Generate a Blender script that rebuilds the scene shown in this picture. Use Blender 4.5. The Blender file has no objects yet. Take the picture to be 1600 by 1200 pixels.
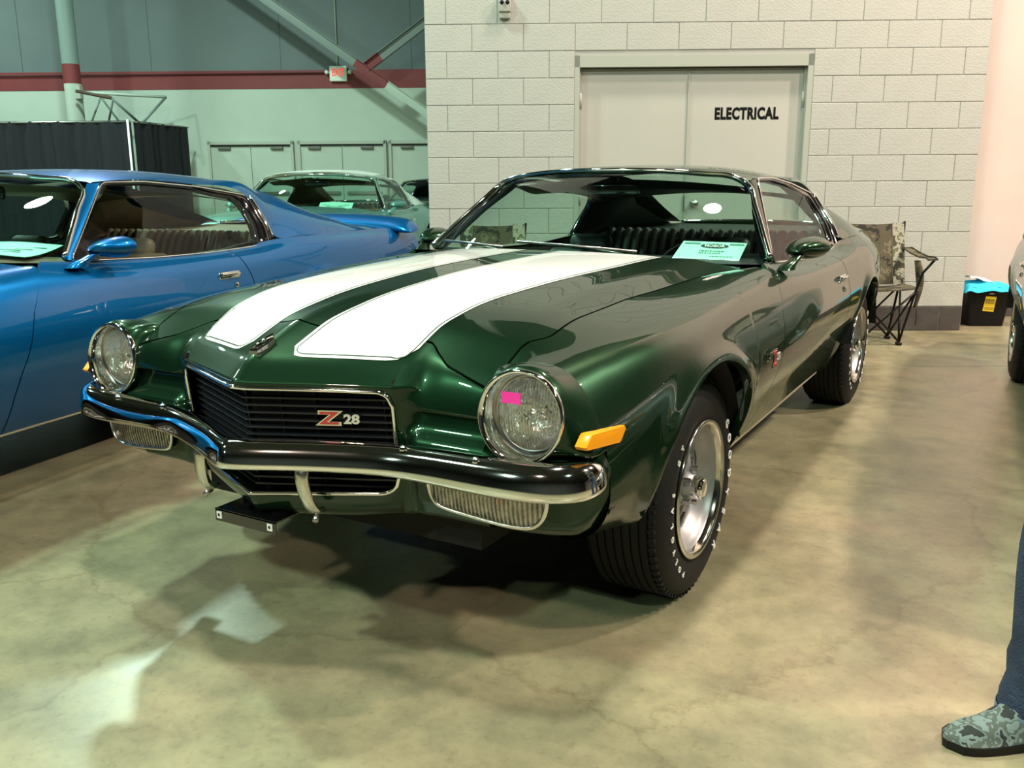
import bpy, math, random
import numpy as np
from mathutils import Vector, Matrix
random.seed(7)
SC = bpy.context.scene
COL = SC.collection
PI = math.pi

# ------------------------------------------------------------------ camera
def cam_axes(yaw, pitch, roll):
    cy, sy, cp, sp = math.cos(yaw), math.sin(yaw), math.cos(pitch), math.sin(pitch)
    f = Vector((sy*cp, cy*cp, -sp)); r = Vector((cy, -sy, 0)); u = r.cross(f)
    c, s = math.cos(roll), math.sin(roll)
    return c*r+s*u, -s*r+c*u, f
CR, CU, CF = cam_axes(math.radians(-30.315), math.radians(12.743), math.radians(-0.326))
CP = Vector((1.66295, -2.47915, 1.2317))
cd = bpy.data.cameras.new('camera'); cam = bpy.data.objects.new('camera', cd); COL.objects.link(cam)
cd.sensor_width = 36; cd.lens = 36*1397.34/1600; cd.clip_start = .05; cd.clip_end = 200
cam.matrix_world = Matrix(((CR.x, CU.x, -CF.x, CP.x), (CR.y, CU.y, -CF.y, CP.y), (CR.z, CU.z, -CF.z, CP.z), (0, 0, 0, 1)))
SC.camera = cam
SC.view_settings.view_transform = 'Standard'; SC.view_settings.look = 'None'
SC.view_settings.gamma = 1; SC.view_settings.use_curve_mapping = False
SC.view_settings.exposure = 0.0
SC.cycles.caustics_reflective = False; SC.cycles.caustics_refractive = False
# ------------------------------------------------------------------ world
w = bpy.data.worlds.new('world'); SC.world = w; w.use_nodes = True
bg = w.node_tree.nodes['Background']; bg.inputs[0].default_value = (.62, .68, .64, 1); bg.inputs[1].default_value = .16
# wall frame: s runs along the block wall, o is the distance behind its face
WO = Vector((-2.36866, 3.82034, 0)); WA = math.radians(28.9596)
WD = Vector((math.cos(WA), math.sin(WA), 0)); WN = Vector((-math.sin(WA), math.cos(WA), 0))
def wp(s, o, z): p = WO + WD*s + WN*o; p.z = z; return p
# ------------------------------------------------------------------ lamps of the hall
def disk_light(name, loc, power, col, size=.55, parent=None):
    l = bpy.data.lights.new(name, 'AREA'); l.shape = 'DISK'; l.size = size; l.energy = power; l.color = col
    o = bpy.data.objects.new(name, l); o.location = loc; COL.objects.link(o); return o
TEALG = (.70, 1.0, .84); GREEN = (.72, 1.0, .80); WARM = (1.0, .80, .66); WHITE = (1.0, .95, .86)
LAMPS = []
def lamp_at(s, o, z, power, col, size=.55):
    LAMPS.append((wp(s, o, z), power, col, size))
lamp_at(-3.6, -1.6, 7.2, 560, GREEN); lamp_at(3.2, -1.4, 7.2, 330, WARM)
lamp_at(-6.5, -7.0, 7.2, 620, GREEN); lamp_at(.5, -6.2, 7.2, 300, WHITE); lamp_at(7.0, -6.0, 7.2, 640, WARM)
lamp_at(-3.5, -12.5, 7.2, 480, WARM); lamp_at(3.4, -12.2, 7.2, 460, GREEN); lamp_at(-9.5, -13, 7.2, 550, GREEN)
lamp_at(-6.0, 6.5, 7.6, 820, TEALG); lamp_at(-12.5, 3.0, 7.6, 760, TEALG); lamp_at(-13.0, 9.8, 7.6, 520, TEALG); lamp_at(8.0, -3.0, 7.2, 950, (1.0, .84, .72))
for p, e, c, sz in LAMPS: disk_light('hall_light', p, e, c, sz)

# ------------------------------------------------------------------ materials
def lin(c): return tuple((x/12.92 if x <= .04045 else ((x+.055)/1.055)**2.4) for x in c)
def srgb(r, g, b): return lin((r/255, g/255, b/255)) + (1,)
def mat(name, col=(.5, .5, .5, 1), rough=.5, metal=0, coat=0, coat_rough=.03, spec=.5, emis=None, emis_s=0):
    m = bpy.data.materials.new(name); m.use_nodes = True; b = m.node_tree.nodes['Principled BSDF']
    b.inputs['Base Color'].default_value = col; b.inputs['Roughness'].default_value = rough; b.inputs['Metallic'].default_value = metal
    b.inputs['Coat Weight'].default_value = coat; b.inputs['Coat Roughness'].default_value = coat_rough; b.inputs['Specular IOR Level'].default_value = spec
    if emis: b.inputs['Emission Color'].default_value = emis; b.inputs['Emission Strength'].default_value = emis_s
    return m
def N(m, t, **kw):
    n = m.node_tree.nodes.new(t)
    for k, v in kw.items():
        if k in n.inputs: n.inputs[k].default_value = v
        else: setattr(n, k, v)
    return n
def L(m, a, b): m.node_tree.links.new(a, b)
def noise_mix(m, cols, scale=5, detail=4, rough=.6, coord='Object', pos=None, scl=(1, 1, 1), bump=0, bscale=None, hard=False):
    b = m.node_tree.nodes['Principled BSDF']
    tc = N(m, 'ShaderNodeTexCoord'); mp = N(m, 'ShaderNodeMapping'); mp.inputs['Scale'].default_value = scl
    L(m, tc.outputs[coord], mp.inputs['Vector'])
    nz = N(m, 'ShaderNodeTexNoise', Scale=scale, Detail=detail, Roughness=rough); L(m, mp.outputs[0], nz.inputs['Vector'])
    cr = N(m, 'ShaderNodeValToRGB'); els = cr.color_ramp.elements
    pos = pos or [.3+.4*i/(len(cols)-1) for i in range(len(cols))]
    while len(els) < len(cols): els.new(.5)
    for e, p, c in zip(els, pos, cols): e.position = p; e.color = c
    if hard: cr.color_ramp.interpolation = 'CONSTANT'
    L(m, nz.outputs['Fac'], cr.inputs[0]); L(m, cr.outputs[0], b.inputs['Base Color'])
    if bump:
        n2 = N(m, 'ShaderNodeTexNoise', Scale=bscale or scale*8, Detail=3); L(m, mp.outputs[0], n2.inputs['Vector'])
        bp = N(m, 'ShaderNodeBump', Strength=bump, Distance=.01); L(m, n2.outputs['Fac'], bp.inputs['Height']); L(m, bp.outputs[0], b.inputs['Normal'])
    return m
def glass_mat(name, tint, refl=1.0, ior=1.5):
    m = bpy.data.materials.new(name); m.use_nodes = True; nt = m.node_tree; nt.nodes.clear()
    out = N(m, 'ShaderNodeOutputMaterial'); tr = N(m, 'ShaderNodeBsdfTransparent'); tr.inputs[0].default_value = tint
    gl = N(m, 'ShaderNodeBsdfGlossy', Roughness=0.0); fr = N(m, 'ShaderNodeFresnel', IOR=ior); mx = N(m, 'ShaderNodeMixShader')
    # thickness-free pane: use the facing side's Fresnel on both sides
    lw = N(m, 'ShaderNodeLayerWeight', Blend=.5); pw = N(m, 'ShaderNodeMath', operation='POWER'); pw.inputs[1].default_value = 5
    ml = N(m, 'ShaderNodeMath', operation='MULTIPLY_ADD'); ml.inputs[1].default_value = .9*refl; ml.inputs[2].default_value = .06*refl
    L(m, lw.outputs['Facing'], pw.inputs[0]); L(m, pw.outputs[0], ml.inputs[0])
    L(m, ml.outputs[0], mx.inputs[0]); L(m, tr.outputs[0], mx.inputs[1]); L(m, gl.outputs[0], mx.inputs[2]); L(m, mx.outputs[0], out.inputs[0])
    nt.nodes.remove(fr)
    return m
def paint_mat(name, col, metal=.55, rough=.38, flake=True):
    m = mat(name, col, rough, metal, .85, .015); mx_ = max(col[:3]); m.node_tree.nodes['Principled BSDF'].inputs['Specular Tint'].default_value = tuple(.12+.30*c/mx_ for c in col[:3])+(1,); m.node_tree.nodes['Principled BSDF'].inputs['Coat IOR'].default_value = 1.45
    if flake:
        b = m.node_tree.nodes['Principled BSDF']; tc = N(m, 'ShaderNodeTexCoord'); nz = N(m, 'ShaderNodeTexNoise', Scale=900, Detail=1)
        L(m, tc.outputs['Object'], nz.inputs['Vector']); mx = N(m, 'ShaderNodeMix', data_type='RGBA')
        mx.inputs[6].default_value = tuple(c*.75 for c in col[:3])+(1,); mx.inputs[7].default_value = tuple(min(1, c*1.3) for c in col[:3])+(1,)
        L(m, nz.outputs['Fac'], mx.inputs[0]); L(m, mx.outputs[2], b.inputs['Base Color'])
    return m
M = {}
M['green'] = paint_mat('green_paint', (.0045, .0215, .0090, 1), .6, .34)
M['blue'] = paint_mat('blue_paint', (.001, .105, .30, 1), .6, .34)
M['silver'] = paint_mat('silver_paint', (.42, .42, .42, 1), .6, .35)
M['teal'] = paint_mat('teal_paint', (.12, .30, .27, 1), .4, .4)
M['darkcar'] = paint_mat('dark_paint', (.01, .03, .03, 1), .3, .4)
M['white'] = mat('white_paint', (.84, .84, .82, 1), .35, 0, 1, .02)
M['roofwhite'] = mat('roof_white', (.8, .82, .8, 1), .35, 0, .6, .05)
M['chrome'] = noise_mix(mat('chrome', (.8, .8, .8, 1), .06, 1), [(.74, .74, .73, 1), (.86, .86, .85, 1)], 3)
M['steel'] = mat('brushed_steel', (.45, .45, .44, 1), .28, 1)
M['rubber'] = noise_mix(mat('rubber', (.005, .005, .005, 1), .68), [(.004, .004, .004, 1), (.007, .007, .007, 1)], 30, bump=.08); M['rubber'].node_tree.nodes['Principled BSDF'].inputs['Specular IOR Level'].default_value = .28
M['black'] = mat('black_plastic', (.006, .006, .007, 1), .35)
M['black'].node_tree.nodes['Principled BSDF'].inputs['Specular IOR Level'].default_value = .25
M['gloss_black'] = mat('black_lacquer', (.004, .004, .005, 1), .12, 0, 1, .02)
M['matte_black'] = mat('underside_black', (.004, .004, .004, 1), .85)
M['grille'] = mat('grille_black', (.008, .010, .014, 1), .4)
M['wheel'] = noise_mix(mat('argent_wheel', (.3, .3, .3, 1), .4, .5), [(.27, .27, .28, 1), (.34, .34, .345, 1)], 12)
M['glass'] = glass_mat('tinted_windshield', (.62, .84, .76, 1), 1.0)
M['sideglass'] = glass_mat('side_glass', (.78, .90, .85, 1), .5)
M['lens'] = glass_mat('lamp_glass', (.93, .95, .93, 1), 1.2)
M['amber'] = mat('amber_lens', (.95, .36, .01, 1), .25, 0, .6)
M['pink'] = mat('pink_sticker', (1.0, .04, .42, 1), .55)
M['paper'] = mat('pale_card', (.62, .95, .85, 1), .7)
M['ink'] = mat('dark_ink', (.03, .05, .05, 1), .6)
M['inkgreen'] = mat('green_ink', (.10, .26, .20, 1), .6)
M['whitepaint'] = mat('white_lettering', (.85, .85, .83, 1), .5)
M['red'] = mat('red_enamel', (.55, .03, .03, 1), .3, 0, .6)
M['vinyl_green'] = noise_mix(mat('dark_green_vinyl', (.004, .010, .009, 1), .5), [(.003, .008, .007, 1), (.006, .014, .012, 1)], 6, bump=.1)
M['vinyl_tan'] = noise_mix(mat('tan_vinyl', (.12, .085, .05, 1), .5), [(.10, .07, .042, 1), (.16, .115, .07, 1)], 6, bump=.1)
M['vinyl_black'] = mat('black_vinyl', (.012, .013, .013, 1), .5)
M['reflector'] = noise_mix(mat('lamp_reflector', (.9, .9, .9, 1), .22, 1), [(.85, .85, .83, 1), (1, 1, 1, 1)], 10, bump=1.0, bscale=45)

# ------------------------------------------------------------------ mesh helpers
def link(name, me, m=None, parent=None, smooth=True, label=None, kind=None):
    if m is not None:
        for x in (m if isinstance(m, (list, tuple)) else [m]): me.materials.append(x)
    if smooth: me.polygons.foreach_set('use_smooth', [True]*len(me.polygons))
    o = bpy.data.objects.new(name, me); COL.objects.link(o)
    if parent is not None: o.parent = parent
    if label: o['label'] = label
    if kind: o['kind'] = kind
    return o
class MB:
    def __init__(s): s.v = []; s.f = []
    def add(s, v, f):
        n = len(s.v); s.v += [tuple(p) for p in v]; s.f += [tuple(i+n for i in q) for q in f]; return s
    def box(s, c, d, R=None):
        vs = [Vector((sx*d[0]/2, sy*d[1]/2, sz*d[2]/2)) for sx in (-1, 1) for sy in (-1, 1) for sz in (-1, 1)]
        if R is not None: vs = [R @ p for p in vs]
        c = Vector(c); return s.add([p+c for p in vs], [(0, 1, 3, 2), (4, 6, 7, 5), (0, 4, 5, 1), (2, 3, 7, 6), (0, 2, 6, 4), (1, 5, 7, 3)])
    def rbox(s, c, d, b, R=None, n=3):
        # rounded box: box with bevelled edges through bmesh-free superellipse slices
        vs = []; fs = []; hx, hy, hz = [q/2 for q in d]; b = min(b, hx, hy, hz)
        prof = [(-hz+b-b*math.cos(t), math.sin(t)) for t in np.linspace(0, PI/2, n+1)] + [(hz-b+b*math.sin(t), math.cos(t)) for t in np.linspace(0, PI/2, n+1)]
        ring = []
        for k, (sx, sy) in enumerate(((1, 1), (-1, 1), (-1, -1), (1, -1))):
            for t in np.linspace(0, PI/2, n+1): a = t+k*PI/2; ring.append((sx*(hx-b), sy*(hy-b), math.cos(a), math.sin(a)))
        m = len(ring)
        for z, q in prof:
            for ax, ay, ca, sa in ring: vs.append(Vector((ax+ca*b*q, ay+sa*b*q, z)))
        for i in range(len(prof)-1):
            for j in range(m): k = (j+1) % m; fs.append((i*m+j, i*m+k, (i+1)*m+k, (i+1)*m+j))
        fs.append(tuple(range(m))[::-1]); fs.append(tuple((len(prof)-1)*m+j for j in range(m)))
        if R is not None: vs = [R @ p for p in vs]
        c = Vector(c); return s.add([p+c for p in vs], fs)
    def tube(s, pts, r, n=8, closed=False, cap=True, flat=1.0, up=None):
        pts = [Vector(p) for p in pts]; N_ = len(pts); rr = r if hasattr(r, '__len__') else [r]*N_
        vs = []; fs = []; prev = None
        for i, p in enumerate(pts):
            if closed: t = pts[(i+1) % N_]-pts[i-1]
            else: t = pts[min(i+1, N_-1)]-pts[max(i-1, 0)]
            t.normalize()
            if up is not None: a = Vector(up)
            elif prev is None: a = Vector((0, 0, 1)) if abs(t.z) < .9 else Vector((1, 0, 0))
            else: a = prev
            a = (a-t*a.dot(t)).normalized(); prev = a; b = t.cross(a)
            for j in range(n):
                g = 2*PI*j/n; vs.append(p+a*math.cos(g)*rr[i]+b*math.sin(g)*rr[i]*flat)
        for i in range(N_ if closed else N_-1):
            k = (i+1) % N_
            for j in range(n): l = (j+1) % n; fs.append((i*n+j, i*n+l, k*n+l, k*n+j))
        if cap and not closed: fs.append(tuple(range(n))[::-1]); fs.append(tuple((N_-1)*n+j for j in range(n)))
        return s.add(vs, fs)
    def cyl(s, a, b, r, n=16, r2=None): return s.tube([a, b], [r, r if r2 is None else r2], n)
    def lathe(s, prof, n=48, M_=None, a0=0, a1=2*PI):
        # prof (axial, radius); axis = local X
        full = abs(a1-a0-2*PI) < 1e-6; m = n if full else n+1; vs = []; fs = []
        for x, r in prof:
            for j in range(m):
                g = a0+(a1-a0)*j/n; vs.append(Vector((x, r*math.cos(g), r*math.sin(g))))
        for i in range(len(prof)-1):
            for j in range(n): k = (j+1) % m; fs.append((i*m+j, i*m+k, (i+1)*m+k, (i+1)*m+j))
        if M_ is not None: vs = [M_ @ p for p in vs]
        return s.add(vs, fs)
    def grid(s, P, closed=False, flip=False):
        n, m = len(P), len(P[0]); fs = []
        for i in range(n-1):
            for j in range(m if closed else m-1):
                k = (j+1) % m; q = (i*m+j, i*m+k, (i+1)*m+k, (i+1)*m+j); fs.append(q[::-1] if flip else q)
        return s.add([p for r in P for p in r], fs)
    def panel(s, P, flip=False, d=.014, edges='tblr'):
        # grid with folded-in edges (separate vertices so that the edge stays crisp)
        s.grid(P, flip=flip); n, m = len(P), len(P[0]); A = [[Vector(p) for p in r] for r in P]
        def nrm(i, j):
            a = A[min(i+1, n-1)][j]-A[max(i-1, 0)][j]; b = A[i][min(j+1, m-1)]-A[i][max(j-1, 0)]
            v = b.cross(a)*(-1 if flip else 1); return v.normalized() if v.length > 0 else Vector((0, 0, 0))
        E = {'t': [(0, j) for j in range(m)], 'b': [(n-1, j) for j in range(m)], 'l': [(i, 0) for i in range(n)], 'r': [(i, m-1) for i in range(n)]}
        for e in edges:
            r0 = [A[i][j] for i, j in E[e]]; r1 = [A[i][j]-nrm(i, j)*d for i, j in E[e]]; s.grid([r0, r1])
        return s
    def mirror(s):
        s.v = [(-x, y, z) for x, y, z in s.v]; s.f = [q[::-1] for q in s.f]; return s
    def xf(s, M_): s.v = [tuple(M_ @ Vector(p)) for p in s.v]; return s
    def build(s, name, m=None, parent=None, smooth=True, label=None, kind=None, normals=False):
        me = bpy.data.meshes.new(name); me.from_pydata(s.v, [], s.f); me.update()
        if normals:
            import bmesh
            b = bmesh.new(); b.from_mesh(me); bmesh.ops.recalc_face_normals(b, faces=b.faces); b.to_mesh(me); b.free()
        o = link(name, me, m, parent, smooth, label, kind)
        if smooth == 'auto':
            try: me.set_sharp_from_angle(angle=math.radians(38))
            except Exception: pass
        return o
def thing(name, label, cat, loc=(0, 0, 0), rz=0, group=None):
    o = bpy.data.objects.new(name, None); COL.objects.link(o); o.location = loc; o.rotation_euler = (0, 0, rz); o.empty_display_size = .1
    o['label'] = label; o['category'] = cat
    if group: o['group'] = group
    return o
def tag(o, label, cat, group=None):
    o['label'] = label; o['category'] = cat
    if group: o['group'] = group
    return o
def text_mesh(s, size, extrude=.0006, bold=0, xs=1.0, shear=0, spacing=1.0, align='CENTER'):
    c = bpy.data.curves.new('t', 'FONT'); c.body = s; c.size = size; c.extrude = extrude; c.offset = bold; c.align_x = align; c.align_y = 'CENTER'
    c.shear = shear; c.space_character = spacing; c.resolution_u = 3
    o = bpy.data.objects.new('t', c); COL.objects.link(o); dg = bpy.context.evaluated_depsgraph_get(); dg.update()
    me = bpy.data.meshes.new_from_object(o.evaluated_get(dg)); bpy.data.objects.remove(o); bpy.data.curves.remove(c)
    for v in me.vertices: v.co.x *= xs
    me.materials.clear(); return me
def text_mb(s, size, M_, **kw):
    me = text_mesh(s, size, **kw); b = MB(); b.add([M_ @ v.co for v in me.vertices], [tuple(p.vertices) for p in me.polygons]); bpy.data.meshes.remove(me); return b
def frame_m(o, x, y):
    x = Vector(x).normalized(); z = x.cross(Vector(y)).normalized(); y = z.cross(x); o = Vector(o)
    return Matrix(((x.x, y.x, z.x, o.x), (x.y, y.y, z.y, o.y), (x.z, y.z, z.z, o.z), (0, 0, 0, 1)))

# ------------------------------------------------------------------ curves and tables
YG = np.linspace(-1.3, 4.2, 551)
def pchip(xs, ys, x):
    xs = np.array(xs, float); ys = np.array(ys, float); h = np.diff(xs); d = np.diff(ys)/h; m = np.zeros(len(xs))
    for i in range(1, len(xs)-1):
        if d[i-1]*d[i] > 0: w1 = 2*h[i]+h[i-1]; w2 = h[i]+2*h[i-1]; m[i] = (w1+w2)/(w1/d[i-1]+w2/d[i])
    m[0], m[-1] = d[0], d[-1]
    i = np.clip(np.searchsorted(xs, x)-1, 0, len(h)-1); t = (x-xs[i])/h[i]
    r = (2*t**3-3*t**2+1)*ys[i]+(t**3-2*t**2+t)*h[i]*m[i]+(-2*t**3+3*t**2)*ys[i+1]+(t**3-t**2)*h[i]*m[i+1]
    r = np.where(x < xs[0], ys[0]+(x-xs[0])*m[0], r); return np.where(x > xs[-1], ys[-1]+(x-xs[-1])*m[-1], r)
class Tab:
    def __init__(s, pts, sig=.05):
        a = sorted(pts.items()); v = pchip([p[0] for p in a], [p[1] for p in a], YG)
        if sig:
            k = int(4*sig/.01); g = np.exp(-.5*(np.arange(-k, k+1)*.01/sig)**2); g /= g.sum()
            e = np.concatenate([v[0]+(v[1]-v[0])*np.arange(-k, 0), v, v[-1]+(v[-1]-v[-2])*np.arange(1, k+1)]); v = np.convolve(e, g, 'valid')
        s.v = v
    def __call__(s, y): return float(np.interp(y, YG, s.v))
def nspline(P, n):
    # natural cubic spline through the points, n samples spread by chord length; returns array and chord parameter
    P = np.array(P, float); t = np.concatenate([[0], np.cumsum(np.linalg.norm(np.diff(P, axis=0), axis=1)**.75)]); N_ = len(P); h = np.diff(t)
    A = np.eye(N_); B = np.zeros_like(P)
    for i in range(1, N_-1): A[i, i-1] = h[i-1]; A[i, i] = 2*(h[i-1]+h[i]); A[i, i+1] = h[i]; B[i] = 6*((P[i+1]-P[i])/h[i]-(P[i]-P[i-1])/h[i-1])
    Mx = np.linalg.solve(A, B); T = np.linspace(0, t[-1], n) if np.isscalar(n) else np.array(n)*t[-1]; out = np.empty((len(T), P.shape[1]))
    for k, x in enumerate(T):
        i = min(max(np.searchsorted(t, x)-1, 0), N_-2); a = (t[i+1]-x)/h[i]; b = (x-t[i])/h[i]
        out[k] = a*P[i]+b*P[i+1]+((a**3-a)*Mx[i]+(b**3-b)*Mx[i+1])*h[i]**2/6
    return out
def sstep(a, b, x):
    t = min(1, max(0, (x-a)/(b-a))); return t*t*(3-2*t)
# ------------------------------------------------------------------ muscle-car body (car frame: nose to -y, left side +x, front axle y=0)
CZ = Tab({-.985: .757, -.972: .768, -.95: .79, -.925: .808, -.878: .828, -.80: .859, -.738: .88, -.6: .905, -.5: .919, -.3: .938, -.046: .955, .3: .966, .62: .971, .9: .972}, .012)
KZ = Tab({-1: .025, -.8: .03, -.5: .05, -.1: .066, .3: .06, .7: .05, .9: .045})
def ztop(x, y):
    x = abs(x); w = sstep(-.35, -.80, y) if y > -.8 else 1
    w = 1-sstep(-.8, -.35, y)
    z = CZ(y-.44*min(x, .372)*w)-KZ(y)*(x/.67)**3
    # centre crease at the nose and faint raised ridge towards the gap
    z += .004*math.exp(-x/.02)*w + .007*math.exp(-((x-.56)/.045)**2)*sstep(-.62, .1, y)
    return z
XG = Tab({-.9: .612, -.62: .615, -.56: .648, -.38: .64, -.1: .642, .13: .658, .4: .672, .58: .684, .83: .722, .9: .735}, .012)
def yrim(x):
    x = abs(x); return float(np.interp(x, [0, .05, .22, .30, .345, .39, .43, .475, .55, .615], [-.745, -.745, -.742, -.715, -.683, -.688, -.72, -.752, -.772, -.786]))
def ycowl(x): return .61+.08*(abs(x)/.458)**2.28
def ylip(x):
    x = abs(x)
    if x < .372: return -.985+.44*x
    return -.8213+.033*sstep(.372, .46, x)
# side section tables
T = {}
T['Ax'] = XG; T['Az'] = None
T['Bx'] = Tab({-.7: .70, -.45: .735, -.08: .755, .35: .768, .69: .800, .85: .817, .95: .82}); T['Bz'] = Tab({-.7: .825, -.45: .856, -.08: .884, .35: .904, .69: .914, .85: .917, .95: .917})
T['Cx'] = Tab({-.7: .775, -.45: .83, -.08: .865, .35: .865, .69: .868, .9: .868, 1.4: .868, 2.0: .856, 2.4: .853, 2.75: .852, 3.2: .80, 3.6: .72, 3.85: .66}, .1)
T['Cz'] = Tab({-.7: .805, -.45: .83, -.08: .848, .35: .866, .69: .872, .9: .872, 1.4: .862, 2.0: .862, 2.4: .875, 2.75: .885, 3.2: .88, 3.85: .86}, .1)
T['Dx'] = Tab({-.7: .828, -.45: .882, -.08: .915, .35: .912, .69: .912, 1.2: .910, 2.0: .893, 2.4: .892, 2.75: .892, 3.2: .85, 3.6: .775, 3.85: .71}, .1)
T['Dz'] = Tab({-.7: .745, -.45: .755, -.08: .77, .69: .775, 2.0: .77, 2.75: .79, 3.85: .78}, .1)
T['Ex'] = Tab({-.7: .858, -.45: .903, -.08: .93, .35: .936, .69: .934, 1.2: .930, 2.0: .908, 2.4: .902, 2.75: .902, 3.2: .865, 3.6: .79, 3.85: .73}, .1)
T['Ez'] = Tab({-.7: .68, 3.85: .67})
T['Fx'] = Tab({-.7: .876, -.45: .905, -.08: .926, .35: .926, .69: .922, 1.2: .918, 2.0: .893, 2.4: .887, 2.75: .888, 3.2: .855, 3.6: .78, 3.85: .72}, .1)
T['Fz'] = Tab({-.7: .59, 3.85: .56})
T['Gx'] = Tab({-.7: .877, -.45: .885, -.08: .888, .35: .876, .69: .868, 1.2: .862, 2.0: .845, 2.4: .84, 2.75: .845, 3.2: .82, 3.6: .75, 3.85: .69}, .1)
T['Gz'] = Tab({-.7: .50, -.3: .46, .35: .45, 3.85: .48})
T['Hx'] = Tab({-.7: .835, -.45: .84, -.08: .835, .35: .815, .69: .805, 1.2: .80, 2.0: .79, 2.4: .79, 2.75: .80, 3.2: .78, 3.6: .72, 3.85: .66}, .1)
T['Hz'] = Tab({-.7: .43, -.3: .36, .35: .34, 2.4: .34, 3.2: .38, 3.85: .44})
T['Ix'] = Tab({-.7: .78, -.45: .79, -.08: .78, .35: .762, .69: .758, 2.0: .755, 2.4: .755, 3.2: .74, 3.85: .62}, .1)
T['Iz'] = Tab({-.7: .405, -.45: .37, -.08: .29, .35: .275, 2.4: .275, 3.2: .33, 3.85: .42}, .1)
BX = Tab({.85: .795, 1.0: .792, 1.4: .805, 1.8: .804, 2.05: .788, 2.2: .775, 2.36: .768, 2.55: .79, 2.8: .785, 3.15: .74, 3.6: .66, 3.85: .60}, .03)
BZ = Tab({.85: .934, 1.0: .922, 1.4: .902, 1.8: .898, 2.05: .90, 2.2: .906, 2.36: .924, 2.55: .933, 2.8: .935, 3.15: .93, 3.6: .915, 3.85: .895}, .03)
ARF = (-.085, .335, .405); ARR = (2.69, .335, .385)
def ym(y): return y if y < 2.9 else 2.9+(y-2.9)*(.95/(TAIL-2.9))
TAIL = 4.28
def section(y, door):
    y = ym(y)
    if door: yb = max(y, .85); A = (BX(yb), BZ(yb)); B = (A[0]+.022, A[1]-.018)
    else: A = (XG(y)+.004, ztop(XG(y), y)); B = (T['Bx'](y), T['Bz'](y))
    return [A, B]+[(T[k+'x'](y), T[k+'z'](y)) for k in 'CDEFGHI']
def side_col(y, door, n=44, zmin=None):
    P = nspline(section(y, door), 160); z = P[:, 1]; cut = len(P)-1
    if zmin is not None:
        for i in range(40, len(P)):
            if z[i] < zmin: cut = i-1+(z[i-1]-zmin)/max(1e-6, z[i-1]-z[i]); break
    out = []
    for k in range(n):
        u = cut*k/(n-1); i = min(int(u), len(P)-2); f = u-i; q = P[i]*(1-f)+P[i+1]*f; x, zz = q
        for (yc, zc, R), amp in ((ARF, .016), (ARR, .012)):
            r = math.hypot(y-yc, zz-zc)
            if zz > zc-.12: x += amp*math.exp(-((max(0, r-R))/.045)**2)*sstep(.78, .55, zz) if False else amp*math.exp(-((r-R-.004)/.04)**2)*(1-sstep(.74, .84, zz))
        out.append((x, y, zz))
    return out
def arch_z(y, A, lip=0):
    yc, zc, R = A; R += lip
    if abs(y-yc) >= R: return None
    return zc+math.sqrt(R*R-(y-yc)**2)
GAPF = Tab({.27: .60, .45: .60, .54: .605, .62: .64, .70: .665, .76: .69, .80: .71}, 0)
def gapf(z):   # front door gap: y as a function of height
    return float(np.interp(z, [.27, .45, .54, .62, .70, .76, .857, .907, .935, .96], [.60, .60, .612, .638, .664, .69, .754, .806, .845, .86]))
def gapr(z): return float(np.interp(z, [.27, .45, .6, .70, .76, .85, .89, .93], [2.02, 2.03, 2.035, 2.045, 2.04, 2.0, 1.99, 1.985]))
def ysamp(a, b, A, step=.03):
    ys = set(np.round(np.arange(a, b, step), 4)) | {b}
    if A:
        yc, zc, R = A; ys = {y for y in ys if abs(y-yc) > R+.004 or abs(y-yc) < R*.6}
        ys |= {yc+R*math.cos(t) for t in np.linspace(0, PI, 61)[1:-1]} | {yc-R-.0005, yc+R+.0005, yc-R+.0005, yc+R-.0005}
    return sorted(y for y in ys if a <= y <= b)
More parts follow.
